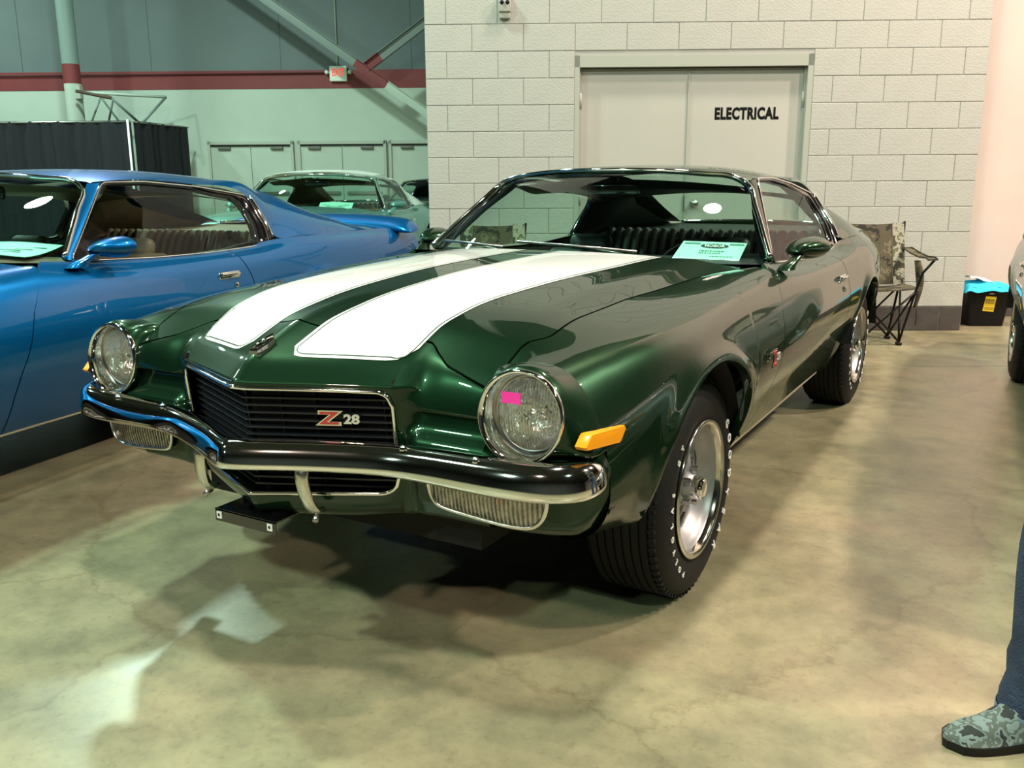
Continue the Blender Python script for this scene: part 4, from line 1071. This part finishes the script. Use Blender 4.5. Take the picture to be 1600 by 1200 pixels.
# exit doors
M['brace0'] = mat('closer_grey', (.12, .12, .11, 1), .4)
n = 3
for a, c, cl in ((-6.79, -4.97, (-6.47, -5.28)), (-4.75, -2.87, (-4.43, -3.24)), (-2.69, -.81, (-2.34, -1.16))):
    f = MB(); wbox(f, a-.06, a, 13.22, 13.31, 0, 2.15); wbox(f, c, c+.06, 13.22, 13.31, 0, 2.15); wbox(f, a-.06, c+.06, 13.22, 13.31, 2.08, 2.15); fr_ = struct(f, 'door_frame', M['framepaint'])
    for i, (p, q) in enumerate(((a, (a+c)/2), ((a+c)/2, c))):
        dl = struct(wbox(MB(), p+.006, q-.006, 13.25, 13.295, .01, 2.075), 'door_%d' % n, M['framepaint2'] if False else M['hallwall']); n += 1
        cx = cl[i]; MB().rbox(wp(cx, 13.225, 2.0), (.28, .06, .07), .012, Matrix.Rotation(WA, 3, 'Z')).build('door_closer', M['brace0'], dl)
        wbox(MB(), p+.08, q-.08, 13.20, 13.25, .98, 1.04).build('push_bar', M['steel'], dl, smooth=False)
        wbox(MB(), p+.01, q-.01, 13.215, 13.25, 2.045, 2.078).build('closer_rail', M['black'], dl, smooth=False)
# exit sign
ex = thing('exit_sign', 'white box sign with red EXIT letters on the dark red wall band', 'sign', wp(-3.81, 13.28, 3.42), WA)
MB().rbox((0, -.05, .16), (.38, .09, .32), .012).build('housing', mat('sign_white', (.75, .80, .72, 1), .5), ex)
text_mb('EXIT', .215, frame_m((0, -.097, .175), (1, 0, 0), (0, 0, 1)), extrude=.002, bold=.003, xs=.62).build('lettering', mat('exit_red', (.9, .03, .02, 1), .5, emis=(1, .05, .03, 1), emis_s=.9), ex, smooth=False)
for s_ in (-1, 1):
    MB().lathe([(0, .035), (.05, .045), (.055, .001)], 16, Matrix.Translation((s_*.24, -.05, .19)) @ Matrix.Rotation(-PI/2+s_*.5, 4, 'Z')).build('emergency_lamp', mat('lamp_white', (.7, .72, .66, 1), .4), ex)
    MB().cyl((s_*.19, -.03, .18), (s_*.26, -.03, .20), .018, 8).build('lamp_arm', M['framepaint'], ex)
cdt = MB().tube([wp(-3.83, 13.26, 3.74), wp(-3.83, 13.26, 8.5)], .014, 6).build('conduit_riser', M['framepaint'], None); tag(cdt, 'thin grey conduit rising up the wall above the exit sign', 'conduit')
cdt = MB().tube([wp(-20, 13.25, 3.60), wp(-4.12, 13.25, 3.60)], .016, 6).build('conduit_run', mat('band_conduit', (.09, .015, .018, 1), .6), None); tag(cdt, 'thin dark conduit along the red band, ending at the exit sign', 'conduit')
# column and bracing
cc = wp(-9.16, 12.0, 0)
col = thing('steel_column', 'round grey column with a dark red band, behind the black drape', 'column', cc, WA)
for z0, z1, m_ in ((0, 3.28, M['hallwall']), (3.28, 3.67, M['band']), (3.67, 8.55, mat('column_grey', (.20, .26, .25, 1), .5))): MB().lathe([(z0, .17), (z1, .17)], 28, Matrix.Rotation(-PI/2, 4, 'Y')).build('shaft', m_, col)
MB().box((.17, -.10, 3.1), (.10, .14, .25)).build('gusset', M['framepaint'], col, smooth=False)
def ibeam(a, c, d, w_, t=.012):
    a, c = Vector(a), Vector(c); x = (c-a).normalized(); up = (Vector((0, 0, 1))-x*x.z).normalized(); sd = x.cross(up); b = MB()
    for o, hh, ww in ((d/2, t, w_), (-d/2, t, w_), (0, d, t)):
        v = [p+up*(o+e*hh/2)+sd*(f*ww/2) for p in (a, c) for e in (-1, 1) for f in (-1, 1)]; b.add(v, [(0, 1, 3, 2), (4, 6, 7, 5), (0, 4, 5, 1), (2, 3, 7, 6), (0, 2, 6, 4), (1, 5, 7, 3)])
    return b
M['brace'] = mat('brace_grey', (.16, .19, .18, 1), .5)
A1, A2 = wp(-8.7, 12.06, 7.47), wp(-.5, 12.06, 1.79)
pA = A1.lerp(A2, (3.67-7.47)/(1.79-7.47)); pB = A1.lerp(A2, (3.22-7.47)/(1.79-7.47))
br = thing('diagonal_brace', 'long grey steel brace sloping down to the right in front of the exit sign', 'brace', (0, 0, 0))
ibeam(A1, pA, .16, .12).build('upper_length', M['brace'], br, smooth=False); ibeam(pA, pB, .16, .12).build('painted_length', M['band'], br, smooth=False); ibeam(pB, A2, .16, .12).build('lower_length', M['hallwall'], br, smooth=False)
br2 = thing('short_brace', 'dark steel brace rising to the right from the long brace', 'brace', (0, 0, 0))
B1 = wp(-2.98, 12.1, 3.58); B2 = wp(-.5, 12.1, 5.30)
ibeam(B1, B1.lerp(B2, .12), .18, .14).build('painted_length', M['band'], br2, smooth=False); ibeam(B1.lerp(B2, .12), B2, .18, .14).build('upper_length', M['brace'], br2, smooth=False)
jo = thing('bar_joist', 'small zigzag steel joist reaching right from the round column', 'joist', (0, 0, 0))
MB().tube([wp(-8.9, 11.9, 3.10), wp(-7.45, 12.6, 3.06)], .03, 6).build('top_chord', M['hallwall'], jo); MB().tube([wp(-8.9, 11.6, 3.10), wp(-8.05, 11.3, 2.93)], .035, 6).build('lower_chord', mat('rust_brown', (.08, .045, .03, 1), .6), jo)
z_ = [wp(-8.05, 11.3, 2.93), wp(-7.75, 11.9, 2.45), wp(-7.45, 12.6, 3.06)]
for p, q in zip(z_[:-1], z_[1:]): MB().tube([p, q], .03, 6).build('web_bar', M['brace'], jo)
for p, q in ((wp(-8.5, 11.8, 3.0), wp(-8.15, 12.1, 2.3)), (wp(-8.5, 11.8, 3.0), wp(-8.85, 11.8, 2.3)), (wp(-8.1, 11.5, 2.95), wp(-8.5, 11.9, 2.3))): MB().tube([p, q], .022, 6).build('web_bar', M['brace'], jo)
# pipe and drape
dm = noise_mix(mat('black_drape', (.012, .014, .022, 1), .85), [(.005, .005, .010, 1), (.010, .010, .018, 1)], 3, scl=(6, 6, .4))
def drape(p, q, z1, label, n=90, amp=.05, hook=0):
    t = thing('drape', label, 'curtain', p); P = []; d = (q-p); ln = d.length; d.normalize(); nr = Vector((-d.y, d.x, 0))
    for z in np.linspace(.03, z1, 6):
        P.append([d*(ln*i/n)+nr*(amp*math.sin(i*1.9+math.sin(i*.7)*1.3)*(1-.35*z/z1)) + Vector((0, 0, z+(.012*math.sin(i*1.1) if z == z1 else 0))) for i in range(n+1)])
    MB().grid(P).build('cloth', dm, t); MB().tube([Vector((0, 0, z1+.0)), d*ln+Vector((0, 0, z1))], .02, 8).build('rail', M['steel'], t); return t
c1, c2, c3 = wp(-16.0, 10.6, 0), wp(-7.44, 10.67, 0), wp(-7.06, 12.7, 0)
drape(c1, c2, 2.43, 'long black drape wall left of the white upright'); drape(c2+WD*.06, c3, 2.43, 'short return of black drape right of the white upright', n=24)
pp = thing('drape_upright', 'thin white upright pole at the corner of the black drapes', 'pole', c2-WN*.12)
MB().cyl((0, 0, 0), (0, 0, 2.46), .022, 10).build('pole', M['whitepaint'], pp); MB().box((0, 0, .006), (.3, .3, .012)).build('foot_plate', M['steel'], pp, smooth=False)
# ================================================================== cars
GREEN_CAR = build_car('coupe', 'dark green two-door coupe with twin white hood stripes, nose to the camera', M['green'])
build_badges(GREEN_CAR)
# sticker, wipers, card, bracket
MB().box((LX-.028, LY+.006, LZ+.040), (.050, .0015, .026)).build('lamp_sticker', M['pink'], GREEN_CAR, smooth=False, label='bright pink rectangular sticker on the headlamp')
for x0, y0, x1, a in ((.26, .80, -.16, 0), (-.31, .80, -.66, 0)):
    def on(x, y_up): p = WB(x/.785).lerp(WT(x/.785), y_up); return Vector((p.x, p.y-.035, p.z+.012))
    pv = Vector((x0+.02, .74, .955)); mid = on((x0+x1)/2+.07, .055); wr = MB().tube([pv, mid], [.007, .004], 6).build('wiper_arm', M['steel'], GREEN_CAR)
    MB().tube([on(x0+.10, .012), on((x0+x1)/2+.05, .05), on(x1, .075)], .0055, 6, flat=.5).build('wiper_blade', M['steel'], wr)
brk = MB(); brk.box((-.022, -.905, .400), (.215, .11, .004)); brk.box((-.022, -.958, .386), (.215, .004, .034)); brk = brk.build('plate_bracket', M['gloss_black'], GREEN_CAR, smooth=False)
for x in (-.112, .068):
    MB().box((x, -.962, .387), (.017, .003, .018)).build('bracket_pad', M['whitepaint'], brk, smooth=False); MB().box((x, -.9645, .388), (.005, .002, .007)).build('pad_hole', M['black'], brk, smooth=False)
for s_ in (-.06, .05): MB().box((s_, -.86, .403), (.03, .12, .012)).build('bracket_arm', M['gloss_black'], brk, smooth=False)
cardr = thing('show_card', 'pale green printed card leaning inside the green coupe windshield', 'card', (.545, .985, .947), 0)
cm = frame_m((0, 0, .0), (.985, .17, -.02), (-.08, .55, .43))
cv = MB(); cv.add([cm @ Vector(p) for p in ((-.145, -.03, 0), (.115, -.035, 0), (.135, .075, 0), (-.115, .075, 0), (-.145, -.03, -.0012), (.115, -.035, -.0012), (.135, .075, -.0012), (-.115, .075, -.0012))], [(0, 1, 2, 3), (7, 6, 5, 4), (0, 4, 5, 1), (1, 5, 6, 2), (2, 6, 7, 3), (3, 7, 4, 0)])
cv.build('sheet', M['paper'], cardr, smooth=False)
ov = MB().add([cm @ Vector((.012+.055*math.cos(t), .050+.014*math.sin(t), .001)) for t in np.linspace(0, 2*PI, 28, endpoint=False)], [tuple(range(28))]); ov.build('oval_logo', M['ink'], cardr, smooth=False)
text_mb('MOBOR', .021, cm @ Matrix.Translation((.012, .050, .0018)), extrude=.0002, bold=.0006, xs=1.05).build('logo_lettering', M['whitepaint'], cardr, smooth=False)
bx = MB(); 
for x0, x1, y, h in ((-.108, -.045, .062, .004), (.07, .126, .062, .004)): bx.add([cm @ Vector(p) for p in ((x0, y-h, .001), (x1, y-h, .001), (x1, y+h, .001), (x0, y+h, .001))], [(0, 1, 2, 3)])
bx.build('printed_bar', M['inkgreen'], cardr, smooth=False)
ln = MB()
for y, h, x0, x1 in ((.020, .0035, -.045, .05), (.008, .0025, -.045, .04), (-.010, .002, 0, .09)):
    x = x0
    while x < x1: w_ = random.uniform(.004, .012); ln.add([cm @ Vector(p) for p in ((x, y-h, .001), (x+w_, y-h, .001), (x+w_, y+h, .001), (x, y+h, .001))], [(0, 1, 2, 3)]); x += w_+.003
ln.build('printed_line', M['inkgreen'], cardr, smooth=False)
def dash_card(name, label, root_xy, ang, loc, w_=.30, d_=.20, h_=.05):
    t = thing(name, label, 'card', Matrix.Translation(root_xy) @ Matrix.Rotation(ang, 4, 'Z') @ Vector(loc), ang)
    MB().panel([[(w_*(u-.5), d_*v, h_*(.1+v*v)+.006*math.sin(u*4)) for u in np.linspace(0, 1, 7)] for v in np.linspace(0, 1, 7)], flip=True, d=.002).build('sheet', M['paper'], t)
    b = MB()
    for v, a, c in ((.75, .1, .9), (.6, .2, .8), (.5, .25, .7), (.38, .2, .75)): b.add([(w_*(u-.5), d_*v2, .003+h_*(.1+v2*v2)+.006*math.sin(u*4)) for u, v2 in ((a, v), (c, v), (c, v+.04), (a, v+.04))], [(0, 1, 2, 3)])
    b.build('printed_line', M['inkgreen'], t, smooth=False); return t
dash_card('show_card', 'pale printed card lying inside the blue coupe windshield', (-2.393, -1.312, 0), math.radians(9.01), (.40, .92, .942), .46, .20, .035)
dash_card('show_card', 'pale printed card inside the teal coupe windshield', (-4.60, 3.82, 0), math.radians(24.4), (.28, .93, .962), .36, .14, .06)
BLUE_CAR = build_car('coupe', 'bright blue two-door coupe with tan interior and rear spoiler', M['blue'], (-2.393, -1.312, 0), math.radians(9.01), 'vinyl_tan', 'vinyl_tan', 'blue')
TEAL_CAR = build_car('coupe', 'pale teal coupe with a white roof, parked behind the blue coupe', M['teal'], (-4.60, 3.82, 0), math.radians(24.4), 'vinyl_tan', 'vinyl_tan', 'teal')
TEAL_CAR.scale = (1.03, 1.03, 1.03)
for ch in TEAL_CAR.children:
    if ch.name.split('.')[0] in ('roof', 'sail_panel'): ch.data.materials[0] = M['roofwhite']
DARK_CAR = build_car('coupe', 'near-black coupe glimpsed between the teal coupe and the block wall', M['darkcar'], (-7.45, 10.0, 0), math.radians(22), 'vinyl_black', 'vinyl_black', 'dark')
SILVER_CAR = build_car('coupe', 'silver coupe at the edge of the floor near the lidded bin', M['silver'], (2.65, 1.17, 0), .08, 'vinyl_black', 'vinyl_black', 'silver')

TEAL_ROOF = [ch for ch in TEAL_CAR.children if ch.name.split('.')[0] == 'roof'][0]
TEAL_ROOF.location.z = .028
# ---- folding camp chairs
cam_m = noise_mix(mat('camouflage_cloth', (.1, .09, .06, 1), .9), [(.018, .016, .010, 1), (.075, .062, .035, 1), (.14, .115, .07, 1), (.05, .055, .03, 1)], 9, detail=3, pos=[0, .42, .56, .64], hard=True)
cam_g = noise_mix(mat('camouflage_panel', (.2, .2, .15, 1), .9), [(.05, .045, .03, 1), (.30, .29, .22, 1), (.10, .11, .06, 1)], 14, detail=4, pos=[0, .48, .60], hard=True)
def camp_chair(loc, rz, label):
    t = thing('camp_chair', label, 'chair', loc, rz)
    W2, D2 = .26, .22    # half width, half depth; front is -y
    P = []
    for v in np.linspace(0, 1, 9):
        P.append([(W2*u, .16+.14*v-.045*(1-u*u)*(1-.3*v), .43+.47*v-.012*math.cos(u*PI/2)*(v == 1)) for u in np.linspace(-.62, .62, 11)])
    MB().grid(P).build('backrest', cam_m, t)
    for s_ in (-1, 1):
        P = [[(s_*W2*u, .16+.14*v-.045*(1-u*u)*(1-.3*v)-.002, .43+.47*v) for u in np.linspace(.62, 1, 6)] for v in np.linspace(0, 1, 9)]
        MB().grid(P).build('back_panel', cam_g, t)
        MB().tube([(s_*W2*.62, .16+.14*v-.045*(.62)*(1-.3*v)-.004, .43+.47*v) for v in np.linspace(0, 1, 7)], .003, 5).build('piping', M['vinyl_tan'], t)
        MB().tube([(s_*.15, .12, .02), (s_*.235, .20, .45), (s_*.262, .305, .91)], .0095, 8).build('rear_upright', M['black'], t)
        MB().tube([(s_*.15, -.17, .02), (s_*.225, -.225, .43), (s_*.255, -.25, .56), (s_*.31, -.30, .655)], .0095, 8).build('front_upright', M['black'], t)
        P = [[(s_*(.245+.07*w_), y, z+.004*w_) for w_ in (0, .5, 1)] for y, z in ((.235, .70), (.05, .675), (-.15, .66), (-.30, .668), (-.36, .655))]
        MB().panel(P, d=.012).build('armrest', cam_m, t)
        MB().tube([(s_*.15, .12, .025), (s_*.225, -.225, .42)], .008, 8).build('brace', M['black'], t); MB().tube([(s_*.15, -.17, .025), (s_*.235, .18, .42)], .008, 8).build('brace', M['black'], t)
        for y in (.12, -.17): MB().rbox((s_*.15, y, .013), (.04, .05, .026), .008).build('foot', M['black'], t)
    for y, y2 in ((-.17, -.225), (.12, .18)):
        MB().tube([(-.15, y, .025), (.23, y2, .42)], .008, 8).build('brace', M['black'], t); MB().tube([(.15, y-.012, .025), (-.23, y2-.012, .42)], .008, 8).build('brace', M['black'], t)
    P = [[(W2*u, -D2-.01+(.39)*v, .445-.045*(1-u*u)*math.sin(PI*(.15+.7*v))-.015*v) for u in np.linspace(-1, 1, 11)] for v in np.linspace(0, 1, 9)]
    MB().panel(P, flip=False, d=.008).build('seat', cam_m, t)
    # carry bag hanging at the side
    b = MB(); P = []
    for v in np.linspace(0, 1, 10):
        r_ = .035+.012*math.sin(v*5); P.append([(.315+.03*math.sin(v*3)+r_*.6*math.cos(a), .08-.02*v+r_*math.sin(a), .62-.36*v) for a in np.linspace(0, 2*PI, 12, endpoint=False)])
    b.grid(P, closed=True); b.build('carry_bag', cam_m, t); MB().tube([(.33, .06, .28), (.335, .05, .17), (.33, .05, .12)], .003, 5).build('strap', M['black'], t)
    return t
camp_chair(wp(3.13, -.50, 0), math.radians(24), 'camouflage folding camp chair with armrest, in full view beside the green coupe')
camp_chair(wp(.14, -.52, 0), WA-math.radians(4), 'camouflage folding camp chair seen through the green coupe windshield')
# ---- storage bin with a cloth on top
bn = thing('storage_bin', 'black tapered bin with a yellow label at the end of the block wall', 'bin', wp(4.37, .34, 0), WA)
def rect_ring(hx, hy, z, r=.03, n=4): return [(x, y, z) for x, y in rrect(0, 0, 2*hx, 2*hy, r, n)]
b = MB().grid([rect_ring(.15, .115, .0), rect_ring(.185, .14, .30), rect_ring(.197, .152, .302), rect_ring(.197, .152, .335), rect_ring(.187, .142, .335), rect_ring(.150, .11, .02)], closed=True); b.add(rect_ring(.15, .115, .0), [tuple(range(16))[::-1]]); b.add(rect_ring(.150, .11, .02), [tuple(range(16))])
b.build('tub', M['black'], bn, smooth='auto')
lb = MB().add([(x, -.1365-(z-.21)*.075, z) for x, z in ((-.055, .135), (.040, .125), (.050, .255), (-.040, .262))], [(0, 1, 2, 3)]); lb.build('label', mat('yellow_label', (.75, .55, .02, 1), .5), bn, smooth=False)
lb = MB()
for z0, h_ in ((.235, .010), (.218, .006), (.205, .005), (.165, .004), (.152, .004)): lb.add([(x, -.1380-(z-.21)*.075, z) for x, z in ((-.040, z0-h_), (.036, z0-h_-.004), (.038, z0-.004), (-.038, z0))], [(0, 1, 2, 3)])
lb.build('label_print', mat('label_brown', (.12, .09, .03, 1), .5), bn, smooth=False)
MB().rbox((-.0, -.150, .285), (.04, .008, .014), .003).build('latch', M['steel'], bn)
cl = MB(); P = []; rnd = random.Random(4)
for i in range(25):
    r = []
    for j in range(31):
        u = i/24*2-1; v = j/30*2-1; x, y = v*.235, u*.185; e = max(abs(x)-.185, abs(y)-.14, 0)
        r.append((x, y, .345+.045*math.exp(-((x+.02)**2+y*y)/.02)+.010*math.sin(x*37+y*20)*math.sin(y*31-x*9)-1.1*e+.004*math.sin(j*.9)*(e > 0)))
    P.append(r)
cl.panel(P, d=.006, flip=True)
tw = noise_mix(mat('turquoise_cloth', (.02, .5, .75, 1), .8), [(.02, .42, .66, 1), (.03, .55, .80, 1)], 5, bump=.3, bscale=40)
ct = cl.build('towel', tw, None); ct.location = wp(4.37, .34, 0); ct.rotation_euler = (0, 0, WA); tag(ct, 'turquoise cloth draped over the black bin', 'towel')
sh = MB().panel([[(-.16+.23*a, -.10+.17*c, .392-.06*a*a+.03*c*(1-c)*2+.008*math.sin(9*a+5*c)) for a in np.linspace(0, 1, 9)] for c in np.linspace(0, 1, 9)], d=.004, flip=True)
pl = sh.build('paper_sheet', M['whitepaint'], None); pl.location = wp(4.37, .34, .012); pl.rotation_euler = (0, 0, WA); tag(pl, 'crumpled white sheet lying on the turquoise cloth', 'paper')
# ---- bystander at the edge of the picture
denim = noise_mix(mat('dark_denim', (.02, .035, .08, 1), .85), [(.012, .020, .045, 1), (.035, .06, .12, 1)], 9, bump=.5, bscale=180)
seam = mat('denim_hem', (.10, .16, .24, 1), .85)
def skin_figure(name, verts, edges, radii, m, parent, lv=2):
    if name in ('body', 'shirt', 'hand'): verts = [(x+.14, y, z) for x, y, z in verts]
    me = bpy.data.meshes.new(name); me.from_pydata(verts, edges, []); o = bpy.data.objects.new(name, me); COL.objects.link(o)
    md = o.modifiers.new('skin', 'SKIN'); md.use_smooth_shade = True
    sk = me.skin_vertices[0].data if me.skin_vertices else None
    if sk is None:
        bpy.context.view_layer.objects.active = o; bpy.ops.mesh.customdata_skin_add(); sk = me.skin_vertices[0].data
    for i, r in enumerate(radii): sk[i].radius = (r, r) if not hasattr(r, '__len__') else r; sk[i].use_root = (i == 0)
    o.modifiers.new('sub', 'SUBSURF').levels = lv; o.modifiers[-1].render_levels = lv
    dg = bpy.context.evaluated_depsgraph_get(); me2 = bpy.data.meshes.new_from_object(o.evaluated_get(dg)); bpy.data.objects.remove(o)
    me2.materials.clear(); return link(name, me2, m, parent)
px, py = 1.832, -.412
per = thing('person', 'person in blue jeans and camouflage shoes standing at the edge of the picture', 'person', (px, py, 0), math.radians(-43))
skinm = noise_mix(mat('skin', (.5, .30, .22, 1), .5), [(.46, .27, .19, 1), (.54, .33, .25, 1)], 12)
skinm.node_tree.nodes['Principled BSDF'].inputs['Subsurface Weight'].default_value = .1
# local frame: facing -y; the visible leg is the one at -x
V = [(.14, .02, .96), (.03, .01, .88), (-.075, -.02, .50), (-.105, .015, .12), (.235, .01, .88), (.20, .0, .50), (.13, .04, .12), (-.105, .02, .085), (.13, .045, .085)]
skin_figure('jeans', V, [(0, 1), (1, 2), (2, 3), (3, 7), (0, 4), (4, 5), (5, 6), (6, 8)], [(.13, .11), .095, .078, .060, .095, .078, .060, .055, .055], denim, per)
for x, y in ((-.105, .02), (.13, .045)):
    P = [[(x+(.022 if x < 0 else .05)*max(0, z-.12)/.38*1.3+r_*math.cos(a)*(1+.05*math.sin(3*a+z*20)), y+.01*(z < .15)+r_*1.06*math.sin(a)*(1+.05*math.sin(3*a+z*20)), z+(.012*math.sin(a) if z < .1 else 0)) for a in np.linspace(0, 2*PI, 32, endpoint=False)] for z, r_ in ((.42, .056), (.34, .066), (.26, .066), (.19, .072), (.14, .070), (.10, .078), (.060, .082), (.050, .080), (.055, .074))]
    MB().grid(P, closed=True).build('trouser_leg', denim, per)
    MB().grid([[(x+(q[0]-x)*k, y+(q[1]-y)*k, q[2]+dz) for q in P[6]] for k, dz in ((1.015, .020), (1.035, .018), (1.035, .002), (1.01, 0))], closed=True).build('hem', seam, per)
V = [(0, .02, 1.00), (0, .02, 1.20), (0, .02, 1.40), (0, .01, 1.50), (0, 0, 1.57), (0, -.01, 1.66), (0, 0, 1.74), (-.17, .02, 1.42), (-.20, .07, 1.14), (-.13, .15, .95), (.17, .02, 1.42), (.20, .07, 1.14), (.13, .15, .95)]
skin_figure('body', V, [(0, 1), (1, 2), (2, 3), (3, 4), (4, 5), (5, 6), (2, 7), (7, 8), (8, 9), (2, 10), (10, 11), (11, 12)], [(.13, .10), (.14, .10), (.15, .11), .06, .058, (.085, .10), (.06, .07), .062, .046, .032, .062, .046, .032], skinm, per)
V = [(0, .02, .96), (0, .02, 1.20), (0, .02, 1.41), (-.17, .02, 1.43), (-.205, .03, 1.20), (.17, .02, 1.43), (.205, .03, 1.20)]
skin_figure('shirt', V, [(0, 1), (1, 2), (2, 3), (3, 4), (2, 5), (5, 6)], [(.165, .125), (.165, .125), (.165, .125), .085, .070, .085, .070], mat('grey_shirt', (.06, .065, .075, 1), .9), per)
for s_ in (-1, 1):   # hands held behind the back
    V = [(s_*.13, .15, .95), (s_*.10, .165, .89)]; E_ = [(0, 1)]; R_ = [.03, (.034, .022)]
    for k, (dx, ln_) in enumerate(((-.026, .066), (-.009, .078), (.009, .074), (.026, .060))):
        i = len(V); V += [(s_*(.095+dx), .172, .857), (s_*(.085+dx), .178, .857-ln_*.5), (s_*(.075+dx), .168, .857-ln_)]; E_ += [(1, i), (i, i+1), (i+1, i+2)]; R_ += [.010, .009, .007]
    i = len(V); V += [(s_*.075, .185, .885), (s_*.055, .19, .855)]; E_ += [(1, i), (i, i+1)]; R_ += [.012, .009]
    skin_figure('hand', V, E_, R_, skinm, per, 1)
    MB().lathe([(-.004, .012), (.002, .010), (.004, .001)], 12, Matrix.Translation((.14+s_*.034, -.098, 1.675)) @ Matrix.Rotation(-PI/2, 4, 'Z')).build('eye', M['ink'], per)
    MB().lathe([(-.008, .022), (.004, .026), (.008, .012)], 14, Matrix.Translation((.14+s_*.088, .0, 1.66)) @ Matrix.Scale(s_, 4, (1, 0, 0))).build('ear', skinm, per)
MB().tube([(.14, -.098, 1.685), (.14, -.125, 1.645), (.14, -.105, 1.635)], [.008, .014, .010], 8).build('nose', skinm, per)
MB().tube([(.114, -.098, 1.605), (.14, -.106, 1.603), (.166, -.098, 1.605)], .005, 6).build('mouth', mat('lips', (.40, .16, .13, 1), .5), per)
MB().lathe([(1.675, .105), (1.72, .104), (1.775, .080), (1.80, .04), (1.806, .001)], 24, Matrix.Translation((.14, .015, 0)) @ Matrix.Rotation(-PI/2, 4, 'Y')).build('hair', mat('brown_hair', (.05, .03, .018, 1), .7), per)
camo = noise_mix(mat('camouflage_shoe', (.25, .28, .24, 1), .85), [(.025, .03, .027, 1), (.17, .22, .21, 1), (.09, .11, .09, 1), (.20, .26, .25, 1)], 27, detail=2, pos=[0, .44, .52, .60], bump=.15, bscale=120, hard=True)
for x, y, rz in ((-.105, .02, -.10), (.13, .045, .12)):
    P = []
    for v in np.linspace(0, 1, 16):
        yy = .075-.30*v; wd = .040+.012*math.sin(min(1, v*1.15)*PI)+.006*sstep(.4, .8, v); wd *= math.sqrt(max(.02, 1-max(0, (v-.82)/.18)**2)); wd *= math.sqrt(max(.05, 1-max(0, (.10-v)/.10)**2))
        ht = .115-.062*sstep(.22, .75, v)-.020*sstep(.8, 1, v)
        P.append([(wd*math.cos(a)*(1 if math.sin(a) < .2 else .85), yy, .018+(ht-.018)*max(0, math.sin(a))**.8) for a in np.linspace(-.0, PI, 13)])
    RM = Matrix.Translation((x, y, 0)) @ Matrix.Rotation(rz, 4, 'Z')
    b = MB().grid(P, flip=True); b.add(P[0], [tuple(range(13))]); b.add(P[-1], [tuple(range(13))[::-1]]); b.xf(RM); sho = b.build('shoe', camo, per)
    S = [[(p[0][0]*1.06, p[0][1], z) for p in P]+[(p[-1][0]*1.06, p[-1][1], z) for p in P[::-1]] for z in (.0, .020)]
    b = MB().grid(S, closed=True); b.add(S[0], [tuple(range(32))]); b.add(S[1], [tuple(range(32))[::-1]]); b.xf(RM); b.build('sole', M['black'], sho, smooth=False)
